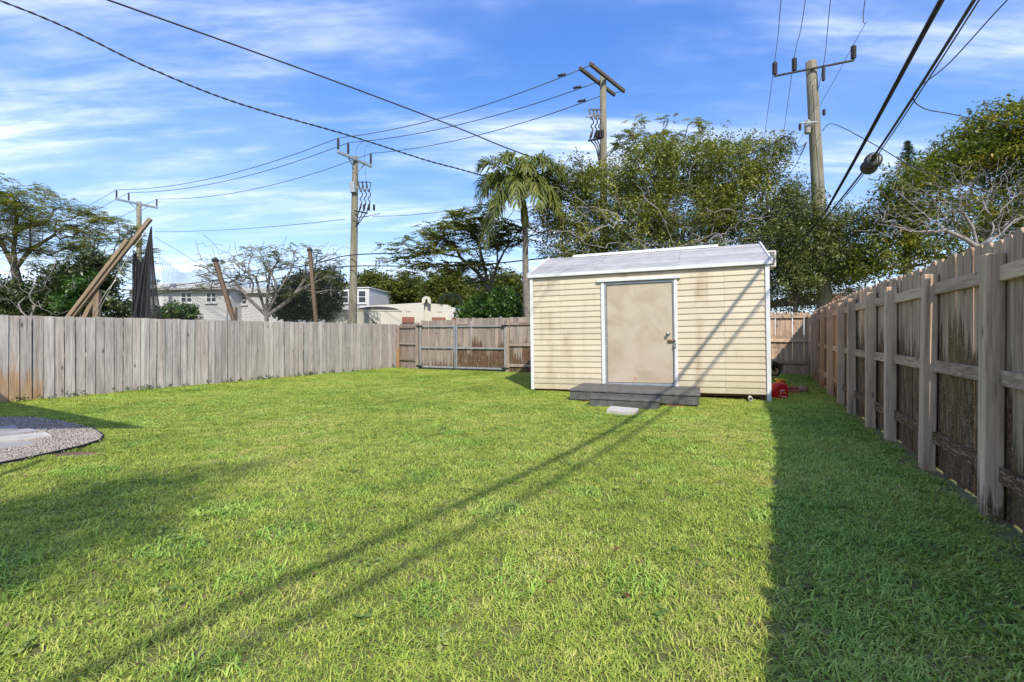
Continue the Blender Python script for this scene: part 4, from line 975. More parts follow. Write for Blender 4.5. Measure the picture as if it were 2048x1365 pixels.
# ================================================================== BATTING NET BEHIND LEFT FENCE
D = 11.0
fb = empty('leaning_beam_frame', (P(160, 640, D)[0], D, 0), 'tan timber beam leaning on an upright behind the left fence', 'timber frame')
def beam(root, a, b_, wd, th, name):
    a, b_ = Vector(a), Vector(b_); d = b_-a; L = d.length
    o = obj(name, MB().box((0, -wd/2, -th/2), (L, wd/2, th/2), None, .005), M_['wood_beam'], root, tuple(a-root.location), (0, -math.asin(d.z/L), math.atan2(d.y, d.x))); return o
e_ = P(140, 640, D)+(P(140, 640, D)-P(301, 438, D))*.62
beam(fb, e_, P(301, 438, D), .07, .085, 'main_beam')
beam(fb, e_+np.array([.02, -.058, .03]), P(258, 486, D)+np.array([0, -.058, .055]), .04, .08, 'side_plank')
beam(fb, P(184, 640, D)+np.array([0, .08, -1.4]), P(189, 578, D)+np.array([0, .08, 0]), .09, .13, 'upright')
beam(fb, P(150, 640, D)+np.array([.02, .09, -.2]), P(186, 590, D)+np.array([0, .09, 0]), .08, .10, 'brace')
obj('guy_rope', MB().tube(rel(fb, [P(300, 452, D), P(262, 502, D-.05), P(230, 560, D-.05), P(192, 634, D-.1)]), .008, 5), M_['rope'], fb)
obj('guy_rope', MB().tube(rel(fb, [P(186, 632, D-.1), P(212, 585, D-.1), P(232, 560, D-.1)]), .008, 5), M_['rope'], fb)
def stake(a, b_, wd, lab):
    r_ = empty('leaning_stake', (a[0], a[1], 0), lab, 'stake', 'leaning stakes holding the net')
    a, b_ = Vector(a), Vector(b_); d = (b_-a); a = a-d*((a.z)/d.z); L = (b_-a).length
    o = obj('shaft', MB().box((-wd/2, -wd/2, 0), (wd/2, wd/2, L), None, .006), M_['wood_stake'], r_, tuple(a-r_.location), (b_-a).to_track_quat('Z', 'Y').to_euler()); r_.location = (r_.location.x, r_.location.y, 0)
    obj('cap_bracket', MB().box((-wd*.65, -wd*.65, L-.12), (wd*.65, wd*.65, L-.05)), M_['black_metal'], r_, tuple(a-r_.location), o.rotation_euler[:])
    return r_
stake(P(467, 640, 13.5), P(429, 516, 13.5), .10, 'dark brown stake leaning left behind the plank fence')
obj('foot_plate', MB().box((-.06, -.06, 1.3), (.06, .06, 1.95)), M_['wood_beam'], bpy.data.objects['leaning_stake'], (-.05, .12, 0))
stake(P(632, 640, 16.5), P(619, 496, 16.5), .11, 'nearly upright brown stake before the dark green tree')
# netting
def netmesh(corner_f, nu, nv, r):
    m = MB(); n3 = 3
    Pn = [[corner_f(i/nu, j/nv) for i in range(nu+1)] for j in range(nv+1)]
    V = []; F = []
    def ribbon(pts):
        o = len(V)
        for p in pts:
            V.append((p[0], p[1], p[2]-r)); V.append((p[0], p[1], p[2]+r))
        for i in range(len(pts)-1): F.append((o+2*i, o+2*i+2, o+2*i+3, o+2*i+1))
    def ribbonv(pts):
        o = len(V)
        for p in pts:
            V.append((p[0]-r, p[1], p[2])); V.append((p[0]+r, p[1], p[2]))
        for i in range(len(pts)-1): F.append((o+2*i, o+2*i+2, o+2*i+3, o+2*i+1))
    for j in range(nv+1): ribbon(Pn[j])
    for i in range(nu+1): ribbonv([Pn[j][i] for j in range(nv+1)])
    return npmesh('net', np.array(V), np.array(F))
tipn = P(303, 453, D+.1)
def sheet1(u, v):      # from the beam tip to the left stake, sagging top edge
    a = P(318, 512+10*u, 11.3)*(1-u)+P(431, 526, 13.5)*u; a = a-np.array([0, 0, .33*math.sin(math.pi*min(u*1.15, 1))])
    b2 = P(322, 642, 11.3)*(1-u)+P(466, 642, 13.5)*u
    p = a*(1-v)+b2*v; p[1] += .10*math.sin(9*u+3*v); return p
def sheet2(u, v):
    a = P(431, 526, 13.5)*(1-u)+P(620, 512, 16.5)*u; a = a-np.array([0, 0, .75*math.sin(math.pi*u)])
    b2 = P(466, 642, 13.5)*(1-u)+P(632, 642, 16.5)*u
    p = a*(1-v)+b2*v; p[1] += .10*math.sin(7*u+2*v); return p
def sheet3(u, v):
    a = P(622, 520, 16.5)*(1-u)+P(752, 646, 19)*u
    b2 = P(632, 646, 16.5)*(1-u)+P(756, 648, 19)*u
    return a*(1-v)+b2*v
for f_, nu, nv, lab in ((sheet1, 46, 30, 'see-through black net from the bunched net to the left stake'), (sheet2, 64, 30, 'see-through black net sagging between the two leaning stakes'), (sheet3, 46, 26, 'see-through net sloping down right of the upright stake')):
    me = netmesh(f_, nu, nv, .0028); tag(obj('sports_net', me, M_['net']), lab, 'net', 'nets behind the plank fence')
# bunched hanging net, dense folds
V = []; F = []; rr = random.Random(4)
nf = 5200
wr = np.random.default_rng(5)
def bun(u, v):            # u across, v down
    top = tipn
    lx = 270-8*v; rx = 306+16*v
    if u < .42 and v < .999:
        pass
    edge = .0
    px = (303+(lx-303)*v**.8)*(1-u)+(303.5+(rx-303.5)*v**.9)*u
    py = 453+(642-453)*v
    fold = .05*v*math.sin(u*26+1.2*v)+.025*v*math.sin(u*61)
    q = P(px, py, 11.1); q[1] += fold; return q
def bunmesh(nu, nv, r): return netmesh(bun, nu, nv, r)
tag(obj('bunched_net', bunmesh(64, 90, .0075), M_['net']), 'dark bunched net hanging from the leaning beam tip', 'net')
def bun2(u, v):
    px = (266+1.5*v)*(1-u)+(296-10*v)*u; py = 500+142*v + (26*math.sin(math.pi*u) if v < 1 else 0)*(1-v)
    q = P(px, py, 11.2); q[1] += .08*math.sin(u*30+v); return q
tag(obj('bunched_net', netmesh(bun2, 40, 70, .008), M_['net']), 'second fold of dark net left of the hanging bunch', 'net')
# ================================================================== TREES
def rand_dirs(n):
    v = rng.normal(size=(n, 3)); return v/np.linalg.norm(v, axis=1, keepdims=True)
def sample_blobs(blobs, n, shell=.5):
    """blobs: (centre, radii, weight) -> n points biased outward"""
    w_ = np.array([b[2]*b[1][0]*b[1][1]*b[1][2] for b in blobs]); w_ = w_/w_.sum()
    idx = rng.choice(len(blobs), n, p=w_); d = rand_dirs(n); r = rng.random(n)**(1/3)
    r = r*(1-shell)+shell*rng.uniform(.75, 1.02, n)
    c = np.array([b[0] for b in blobs])[idx]; rad = np.array([b[1] for b in blobs])[idx]
    return c+d*rad*r[:, None], idx
def leaf_quads(cent, size, aspect=.45, flat=0., droop=0., jit=.3, fold=.18):
    n = len(cent); d = rand_dirs(n); d[:, 2] = d[:, 2]*(1-flat)-droop; d /= np.linalg.norm(d, axis=1, keepdims=True)
    u = rand_dirs(n); u[:, 2] += flat*2+.5; s = np.cross(d, u); s /= (np.linalg.norm(s, axis=1, keepdims=True)+1e-9); nn = np.cross(s, d)
    L = (size*(1+jit*rng.uniform(-1, 1, n)))[:, None]; W = L*aspect*.5
    V = np.empty((n, 4, 3)); V[:, 0] = cent; V[:, 1] = cent+d*L*.5+s*W+nn*L*fold*.5; V[:, 2] = cent+d*L; V[:, 3] = cent+d*L*.5-s*W+nn*L*fold*.5
    return V.reshape(-1, 3), np.arange(n*4).reshape(-1, 4)
def clumpy(blobs, nclump, per, spread, shell=.5, core=.35):
    """leaves strung along short outward twigs, plus a darker inner mass"""
    c, idx = sample_blobs(blobs, nclump, shell)
    cen = np.array([b[0] for b in blobs])[idx]; d = c-cen; d /= (np.linalg.norm(d, axis=1, keepdims=True)+1e-6)
    d = d+rand_dirs(nclump)*.8+np.array([0, 0, .45]); d /= np.linalg.norm(d, axis=1, keepdims=True)
    L = spread[0]*2.6; tt = rng.uniform(-.6, .75, (nclump, per, 1))
    p = (c[:, None]+d[:, None]*tt*L+rng.normal(size=(nclump, per, 3))*np.array(spread)*.5).reshape(-1, 3)
    t = np.repeat(np.clip(rng.normal(.5, .2, nclump), 0, 1), per)+rng.normal(0, .09, nclump*per)
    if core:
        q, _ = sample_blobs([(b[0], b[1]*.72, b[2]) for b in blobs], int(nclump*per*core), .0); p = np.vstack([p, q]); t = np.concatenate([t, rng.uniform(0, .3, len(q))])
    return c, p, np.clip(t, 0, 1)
def fern_fronds(base, dirs, length, npin, wpin, droop=.25):
    """bipinnate sprays: rows of small pinnae on both sides of a drooping stalk"""
    n = len(base); t = np.linspace(.12, 1, npin); V = []; 
    side = np.cross(dirs, np.array([0, 0, 1.])); side /= (np.linalg.norm(side, axis=1, keepdims=True)+1e-9)
    out = []
    for k, tt in enumerate(t):
        p = base+dirs*(length*tt)[:, None]; p[:, 2] -= droop*(tt**2)*length
        pl_ = (length*.33*np.sin(math.pi*(.12+.80*tt)))[:, None]
        for sg in (-1, 1):
            dd = side*sg+dirs*.45+rng.normal(0, .12, (n, 3)); dd[:, 2] -= .18; dd /= np.linalg.norm(dd, axis=1, keepdims=True)
            tipp = p+dd*pl_; wv = dirs*(wpin)
            q = np.empty((n, 4, 3)); q[:, 0] = p-wv*.3; q[:, 1] = (p+tipp)/2+wv; q[:, 2] = tipp; q[:, 3] = (p+tipp)/2-wv
            out.append(q)
    V = np.concatenate(out, 0).reshape(-1, 3)
    return V, np.arange(len(V)).reshape(-1, 4)
def grow(trunks, targets, tip=.007, k=.62, mx=.4, wig=.12, pen=.35, seg=2):
    """join targets to the nearest point of the growing skeleton; pipe-model radii"""
    nodes = []; par = []; plen = []
    for tr in trunks:
        prev = -1
        for i, p in enumerate(tr):
            if i == 0 and isinstance(p, int): prev = p; continue
            nodes.append(np.array(p, float)); par.append(prev); plen.append(0 if prev < 0 else plen[prev]+np.linalg.norm(nodes[-1]-nodes[prev])); prev = len(nodes)-1
    nt0 = len(nodes); start = np.array(nodes[0])
    top = np.mean([np.array(t[-1], float) for t in trunks], axis=0)
    order = np.argsort(np.linalg.norm(targets-top, axis=1))
    N = np.array(nodes); PL = np.array(plen)
    buf = np.zeros((len(nodes)+len(targets)*(seg+1), 3)); buf[:len(nodes)] = N; pb = np.zeros(len(buf)); pb[:len(nodes)] = PL; cnt = len(nodes)
    par = list(par)
    for ti in order:
        t = targets[ti]; d = np.linalg.norm(buf[:cnt]-t, axis=1)+pen*pb[:cnt]+np.maximum(0, buf[:cnt, 2]-t[2])*.25
        d[:max(1, len(trunks[0])//2)] += 1.5
        j = int(np.argmin(d)); a = buf[j]; L = np.linalg.norm(t-a)
        if L < .03: continue
        prev = j
        for s in range(1, seg+1):
            f = s/seg; p = a*(1-f)+t*f+(rng.normal(size=3)*wig*L*.5 if s < seg else 0)+np.array([0, 0, .10*L*math.sin(math.pi*f)])
            buf[cnt] = p; par.append(prev); pb[cnt] = pb[prev]+np.linalg.norm(p-buf[prev]); prev = cnt; cnt += 1
    P_ = buf[:cnt]; rad2 = np.zeros(cnt); ch = [[] for _ in range(cnt)]
    for i in range(cnt):
        if par[i] >= 0: ch[par[i]].append(i)
    for i in range(cnt-1, -1, -1):
        pass
    ordr = np.argsort(-pb); rr = np.zeros(cnt)
    done = {}
    def rad_of():
        st = [i for i in range(cnt)]
        st.sort(key=lambda i: -pb[i])
        for i in st:
            if not ch[i]: rr[i] = tip
            else: rr[i] = max(max(rr[c] for c in ch[i]), (sum(rr[c]**(1/k*1.0) for c in ch[i]))**k)
    rad_of(); rr2 = np.minimum(rr, mx)
    m = MB(); seen = set()
    # chains: follow thickest child
    roots = [i for i in range(cnt) if par[i] < 0]
    stack = [(r0, None) for r0 in roots]
    while stack:
        i, pr_ = stack.pop(); chain = [i] if pr_ is None else [pr_, i]
        while ch[chain[-1]]:
            cs = sorted(ch[chain[-1]], key=lambda c: -rr2[c])
            for c in cs[1:]: stack.append((c, chain[-1]))
            chain.append(cs[0])
        rads = [rr2[c] for c in chain]
        if pr_ is not None: rads[0] = rads[1]
        if len(chain) > 1: m.tube([P_[c] for c in chain], rads, 8 if max(rads) > .06 else (5 if max(rads) > .02 else 3), cap=False)
    return m
def pb(px, py, D, rx, ry, rz=None, w_=1.):       # blob from picture-plane size at depth D
    s = D/FP; return (P(px, py, D), np.array([rx*s, rz if rz else rx*s*.8, ry*s]), w_)
def tree(name, lab, base, blobs, trunks, bark, leafmat, nclump, per, spread, size, aspect=.45, flat=0., droop=.2, shell=.45, nbr=140, tip=.008, mx=.25, group=None, extra=None, cat='tree', k=.5, wig=.15, core=.35):
    root = empty(name, (base[0], base[1], 0), lab, cat, group)
    c, p, t = clumpy(blobs, nclump, per, spread, shell, core)
    V, F = leaf_quads(p, size, aspect, flat, droop)
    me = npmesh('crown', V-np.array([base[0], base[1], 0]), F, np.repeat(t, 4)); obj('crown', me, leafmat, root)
    tg = c[rng.choice(len(c), min(nbr, len(c)), replace=False)]
    if extra is not None: tg = np.vstack([tg, extra])
    m = grow(trunks, tg, tip, k, mx, wig); m.v = [(x-base[0], y-base[1], z) for x, y, z in m.v]
    obj('trunk', m, bark, root); return root
def fern_tree(name, lab, base, blobs, trunks, bark, leafmat, nfr, length, npin=9, wpin=.012, nbr=160, tip=.008, mx=.2, group=None, shell=.6, k=.5, bare=0, extra=None):
    root = empty(name, (base[0], base[1], 0), lab, 'tree', group)
    nc = max(20, nfr//7); c, _ = sample_blobs(blobs, nc, shell)
    p = np.repeat(c, 7, axis=0)+rng.normal(size=(nc*7, 3))*np.array([.10, .10, .05]); n = len(p)
    a = rng.uniform(0, 2*math.pi, n); d = np.stack([np.cos(a), np.sin(a), rng.normal(.05, .22, n)], 1); d /= np.linalg.norm(d, axis=1, keepdims=True)
    V, F = fern_fronds(p, d, length*rng.uniform(.6, 1.15, n), npin, wpin)
    tt = np.clip(np.repeat(rng.normal(.5, .22, nc), 7)+rng.normal(0, .15, n), 0, 1); tint = np.repeat(np.tile(tt, npin*2), 4)
    obj('crown', npmesh('crown', V-np.array([base[0], base[1], 0]), F, tint), leafmat, root)
    tg = c[rng.choice(len(c), min(nbr, len(c)), replace=False)]
    if extra is not None: tg = np.vstack([tg, extra])
    m = grow(trunks, tg, tip, k, mx, .16); m.v = [(x-base[0], y-base[1], z) for x, y, z in m.v]
    obj('trunk', m, bark, root); return root

GT = 'trees beyond the fences'
# --- left poinciana
D = 18.; b0 = P(40, 640, D)
fern_tree('feathery_tree', 'wide feathery tree at far left with open layered crown', b0, [pb(20, 385, D, 70, 28, 2.2), pb(100, 425, D, 90, 30, 2.4), pb(185, 455, D, 75, 32, 2.2), pb(235, 505, D, 55, 38, 1.8), pb(60, 470, D, 110, 42, 2.2), pb(150, 520, D, 90, 35, 2, .6), pb(-60, 430, D, 90, 60, 2.4), pb(275, 565, D-1, 30, 40, 1., .7)],
     [[(b0[0], D, 0), P(45, 600, D), P(30, 540, D)], [2, P(60, 500, D), P(110, 470, D), P(170, 475, D)], [2, P(0, 480, D), P(-40, 440, D)], [1, P(110, 560, D), P(170, 540, D), P(215, 520, D)]], M_['bark_grey'], M_['leaf_poinciana'], 6800, .33, 8, .018, 420, .010, .16, GT)
D = 15.5; b0 = P(60, 640, D)
tree('broadleaf_shrub', 'dense glossy shrub below the feathery tree at left', b0, [pb(160, 575, D, 70, 45, 1.0), pb(190, 535, D, 40, 30, .7), pb(100, 610, D, 90, 36, 1.0), pb(10, 600, D, 60, 40, 1.0), pb(215, 620, D, 50, 26, .8)], [[(b0[0], D, 0), P(80, 625, D)]], M_['bark_grey'], M_['leaf_dark'], 700, 26, (.13, .13, .10), .13, .42, .1, .3, group=GT, nbr=90, tip=.008, mx=.09, cat='shrub')
b0 = P(165, 640, D-.8)
tree('bright_shrub', 'small bright green shrub left of the leaning beam', b0, [pb(165, 570, D-.8, 26, 22, .4), pb(145, 600, D-.8, 30, 26, .5)], [[(b0[0], D-.8, 0), P(160, 610, D-.8)]], M_['bark_grey'], M_['leaf_bright'], 70, 20, (.10, .10, .08), .16, .4, .1, .3, group=GT, nbr=20, mx=.05, cat='shrub')
b0 = P(30, 640, 14.5)
def bare_targets(pxpy, D, dd=.6, n=1, j=8):
    return np.array([P(x+rng.normal(0, j), y+rng.normal(0, j), D+rng.normal(0, dd)) for x, y in pxpy for _ in range(n)])
root = empty('bare_shrub', (b0[0], b0[1], 0), 'tangle of bare grey twigs low behind the fence at left', 'shrub', GT)
m = grow([[(b0[0]+.3, 14.5, 0), P(60, 640, 14.5), P(70, 610, 14.5)]], bare_targets([(x, y) for x in range(-20, 170, 24) for y in (520, 555, 585, 610)], 14.5, .5, 2), .006, .5, .07, .25); m.v = [(x-b0[0], y-b0[1], z) for x, y, z in m.v]
obj('trunk', m, M_['bark_pale'], root)
# --- round shrub behind the bunched net
D = 20.; b0 = P(350, 640, D)
tree('round_shrub', 'low round green shrub between bunched net and stake', b0, [pb(355, 632, D, 42, 24, .8)], [[(b0[0], D, 0), P(352, 640, D)]], M_['bark_brown'], M_['leaf_bright'], 160, 24, (.10, .10, .08), .11, .45, .1, .1, group=GT, nbr=25, mx=.05, cat='shrub')
# --- bare multi-stem tree
D = 24.; b0 = P(535, 640, D)
fern_tree('sparse_tree', 'pale multi-stemmed nearly leafless tree before the white house', b0, [pb(450, 545, D, 60, 26, 1.4), pb(520, 520, D, 60, 26, 1.4), pb(590, 510, D, 60, 24, 1.4), pb(650, 530, D, 40, 26, 1.2), pb(410, 560, D, 28, 20, 1.), pb(560, 560, D, 110, 40, 1.5, .3)],
     [[(b0[0], D, 0), P(533, 632, D)], [1, P(520, 590, D), P(512, 555, D)], [1, P(535, 585, D+.3), P(540, 540, D+.3)], [1, P(552, 590, D-.3), P(580, 545, D-.3)], [1, P(580, 600, D), P(610, 560, D), P(630, 535, D)], [1, P(500, 600, D-.4), P(470, 565, D-.4)]], M_['bark_pale'], M_['leaf_poinciana'], 1500, .34, 7, .022, 420, .012, .11, GT, extra=bare_targets([(x, y) for x in range(400, 690, 22) for y in (500, 525, 550, 580)], D, 1.0, 4, 10))
# --- dark round tree
D = 27.; b0 = P(615, 640, D)
tree('dark_round_tree', 'dense dark green tree right of the pale bare tree', b0, [pb(610, 590, D, 48, 42, 1.4), pb(650, 575, D, 36, 38, 1.2), pb(590, 615, D, 50, 26, 1.2), pb(640, 612, D, 40, 26, 1.2)], [[(b0[0], D, 0), P(615, 615, D)]], M_['bark_grey'], M_['leaf_dark'], 900, 26, (.18, .18, .14), .17, .5, .1, .2, group=GT, nbr=120, tip=.012, mx=.16)
# --- far yellow-green trees
for px, py, rx, ry, D, lab in ((745, 580, 45, 32, 48, 'yellow-green tree directly right of the fence pole'), (815, 585, 55, 30, 50, 'yellow-green tree above the left end of the bungalow'), (895, 580, 50, 36, 47, 'yellow-green tree above the bungalow bell arch'), (1010, 590, 75, 45, 44, 'yellow-green tree behind the palm trunk'), (480, 610, 50, 22, 60, 'low far tree behind the pale multi-stemmed tree')):
    b0 = P(px, 640, D)
    tree('far_tree', lab, b0, [pb(px, py, D, rx, ry, 2.0), pb(px-rx*.5, py+14, D, rx*.6, ry*.7, 2), pb(px+rx*.5, py+10, D, rx*.6, ry*.75, 2), pb(px, py-ry*.35, D, rx*.5, ry*.8, 1.6)], [[(b0[0], D, 0), P(px, 632, D)]], M_['bark_grey'], M_['leaf_far'], 560, 22, (.34, .34, .20), .30, .5, .3, .1, group='far trees beyond the bungalow', nbr=70, tip=.02, mx=.25)
# --- centre poinciana
D = 18.; b0 = P(990, 640, D)
fern_tree('feathery_tree', 'feathery open tree with crooked limbs left of the palm', b0, [pb(905, 465, D, 60, 26, 1.4), pb(950, 440, D, 55, 24, 1.4), pb(850, 490, D, 55, 22, 1.4), pb(785, 505, D, 45, 20, 1.2, .8), pb(900, 520, D, 80, 26, 1.6, .8), pb(1000, 470, D, 60, 32, 1.6), pb(960, 550, D, 60, 26, 1.4, .5), pb(1090, 440, D, 40, 30, 1.2, .6), pb(830, 545, D, 45, 18, 1.2, .6)],
     [[(b0[0], D, 0), P(985, 610, D), P(980, 580, D)], [2, P(955, 545, D), P(920, 515, D), P(870, 505, D)], [2, P(995, 530, D), P(1010, 500, D), P(1032, 470, D), P(1042, 455, D)], [1, P(1020, 590, D), P(1050, 560, D), P(1075, 540, D)], [2, P(960, 500, D), P(945, 465, D)]], M_['bark_grey'], M_['leaf_poinciana'], 1900, .46, 8, .036, 260, .010, .13, GT)
D = 17.3; b0 = P(975, 640, D)
tree('leafy_shrub', 'grey-green shrub showing over the gate', b0, [pb(975, 615, D, 40, 26, .7), pb(1005, 600, D, 30, 26, .6), pb(940, 628, D, 30, 16, .5), pb(1025, 622, D, 30, 18, .5)], [[(b0[0], D, 0), P(980, 630, D)]], M_['bark_grey'], M_['leaf_bright'], 300, 24, (.10, .10, .09), .12, .35, .0, .2, group=GT, nbr=40, mx=.06, cat='shrub')
# small palm sapling by the bungalow is part of the far greenery
# --- big leafy tree behind shed
D = 16.5; b0 = P(1330, 640, D)
ex = bare_targets([(1150, 470), (1180, 455), (1210, 440), (1240, 470), (1270, 430), (1330, 440), (1200, 480), (1300, 470), (1390, 460), (1420, 430), (1450, 470), (1470, 420), (1250, 450), (1160, 440), (1370, 480), (1400, 480), (1120, 500), (1140, 400), (1230, 400), (1290, 400), (1350, 400), (1450, 440), (1500, 400), (1510, 460), (1480, 490), (1550, 420), (1100, 470)], D-2.2, .3, 6, 18)
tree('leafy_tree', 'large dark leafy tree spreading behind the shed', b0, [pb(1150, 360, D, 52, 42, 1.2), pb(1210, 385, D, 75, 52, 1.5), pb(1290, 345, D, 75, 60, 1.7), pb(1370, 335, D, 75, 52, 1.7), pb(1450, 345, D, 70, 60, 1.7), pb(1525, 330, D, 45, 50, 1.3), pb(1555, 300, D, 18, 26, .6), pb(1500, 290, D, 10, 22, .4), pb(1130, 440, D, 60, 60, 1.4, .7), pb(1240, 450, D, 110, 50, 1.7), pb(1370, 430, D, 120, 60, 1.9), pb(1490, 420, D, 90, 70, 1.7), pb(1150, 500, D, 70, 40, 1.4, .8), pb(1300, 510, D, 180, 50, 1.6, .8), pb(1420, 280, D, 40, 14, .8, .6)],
     [[(b0[0], D, 0), P(1330, 590, D), P(1320, 530, D-.3)], [2, P(1270, 480, D-1), P(1215, 440, D-1), P(1170, 400, D-.6)], [2, P(1370, 460, D-.8), P(1420, 410, D-.8), P(1460, 370, D-.5)], [2, P(1320, 440, D), P(1310, 370, D)], [2, P(1410, 500, D-.6), P(1490, 450, D-.5), P(1530, 380, D-.3)]], M_['bark_pale'], M_['leaf_ficus'], 2700, 32, (.17, .17, .14), .105, .42, .4, .1, shell=.45, group=GT, nbr=420, tip=.008, mx=.22, extra=ex, core=.12)
D = 19.5; b0 = P(1320, 640, D)
fern_tree('feathery_tree', 'feathery branches poking out above the large leafy tree', b0, [pb(1310, 250, D, 55, 14, 1.), pb(1270, 285, D, 50, 18, 1.), pb(1370, 262, D, 40, 12, .9), pb(1420, 295, D, 40, 14, .9), pb(1310, 290, D, 70, 20, 1., .6)],
     [[(b0[0], D, 0), P(1320, 500, D), P(1318, 380, D)], [2, P(1315, 320, D), P(1300, 280, D)], [2, P(1345, 310, D), P(1370, 275, D)], [2, P(1285, 320, D)]], M_['bark_brown'], M_['leaf_poinciana'], 300, .46, 8, .030, 110, .012, .13, GT)
D = 14.8; b0 = P(1600, 640, D)
tree('grey_green_tree', 'grey-green bushy tree between the shed and the corner pole', b0, [pb(1575, 430, D, 50, 55, 1.3), pb(1550, 500, D, 60, 60, 1.3), pb(1630, 470, D, 60, 55, 1.3), pb(1690, 450, D, 30, 42, .9), pb(1640, 530, D, 80, 50, 1.4), pb(1570, 560, D, 60, 45, 1.2), pb(1705, 520, D, 36, 45, 1.), pb(1580, 380, D, 22, 26, .7), pb(1660, 580, D, 50, 30, 1.2, .6), pb(1585, 610, D+1.2, 60, 26, .6)],
     [[(b0[0], D, 0), P(1590, 610, D), P(1590, 560, D)], [2, P(1560, 510, D), P(1560, 450, D)], [2, P(1640, 520, D), P(1670, 460, D)], [2, P(1590, 480, D), P(1580, 400, D)]], M_['bark_brown'], M_['leaf_ficus_light'], 1500, 28, (.15, .15, .13), .09, .40, .35, .1, shell=.4, group=GT, nbr=170, tip=.007, mx=.16)
# --- right-hand trees
D = 13.; b0 = P(1960, 640, D)
tree('yellowing_tree', 'tall tree with yellowing top leaves at the right edge', b0, [pb(1995, 265, D, 80, 45, 1.4), pb(1930, 320, D, 65, 40, 1.2), pb(1880, 350, D, 45, 36, 1.), pb(2060, 320, D, 80, 60, 1.5), pb(1820, 400, D, 60, 40, 1.1), pb(1800, 360, D, 32, 30, .8), pb(1790, 450, D, 45, 46, 1.), pb(1900, 440, D, 50, 40, 1.2, .5), pb(2010, 420, D, 70, 60, 1.4, .5), pb(1780, 510, D, 50, 40, 1.), pb(1860, 500, D, 60, 36, 1.1, .7), pb(2080, 430, D, 60, 60, 1.4), pb(1740, 540, D, 36, 26, .9)],
     [[(b0[0], D, 0), P(1965, 560, D), P(1955, 500, D)], [2, P(1935, 470, D), P(1905, 440, D), P(1870, 420, D)], [2, P(1980, 430, D), P(1990, 360, D), P(2000, 300, D)], [2, P(1990, 450, D), P(2040, 400, D), P(2070, 340, D)], [1, P(1900, 520, D), P(1840, 510, D)]], M_['bark_grey'], M_['leaf_yellow'], 1700, 24, (.15, .15, .12), .11, .42, .4, .1, shell=.5, group=GT, core=.12, nbr=300, tip=.007, mx=.17)
D = 11.2; b0 = P(1975, 640, D)
root = empty('bare_tree', (b0[0], b0[1], 0), 'leafless pale grey branches before the yellowing tree', 'tree', GT)
pxs = [(x, y) for x in range(1750, 2090, 26) for y in (345, 375, 405, 435, 460) if y > 345+(1900-x)*.25 and y < 480]
m = grow([[(b0[0], D, 0), P(1970, 560, D), P(1955, 495, D)], [2, P(1930, 478, D), P(1890, 460, D), P(1860, 440, D)], [2, P(1945, 455, D), P(1925, 425, D)], [2, P(2000, 470, D), P(2030, 440, D)]], bare_targets(pxs, D, .5, 9, 14), .0042, .5, .075, .3); m.v = [(x-b0[0], y-b0[1], z) for x, y, z in m.v]
obj('trunk', m, M_['bark_pale'], root)
# --- norfolk pine tip
D = 21.; b0 = P(1815, 640, D)
root = empty('conifer', (b0[0], b0[1], 0), 'spire tip of a conifer above the right-hand trees', 'tree', GT)
obj('trunk', MB().tube([(0, 0, 0), tuple(P(1815, 400, D)-np.array([b0[0], b0[1], 0])), tuple(P(1815, 282, D)-np.array([b0[0], b0[1], 0]))], [.2, .12, .015], 8), M_['bark_brown'], root)
pts = []; dr_ = []
for py in np.arange(287, 520, 7.):
    z = EYE+(HZ-py)/FP*D; L = .03+(py-284)/FP*D*.40
    for k_ in range(7):
        a = rng.uniform(0, 6.28); d = np.array([math.cos(a), math.sin(a), .35]); 
        for s in np.linspace(.1, 1, 8): pts.append(np.array([b0[0], D, z])+d*L*s); dr_.append(d)
pts = np.array(pts); pts = np.repeat(pts, 7, axis=0)+rng.normal(0, .028, (len(pts)*7, 3)); V, F = leaf_quads(pts, .085, .22, 0, -.3)
obj('crown', npmesh('crown', V-np.array([b0[0], b0[1], 0]), F, np.repeat(rng.random(len(pts)), 4)), M_['leaf_pine'], root)

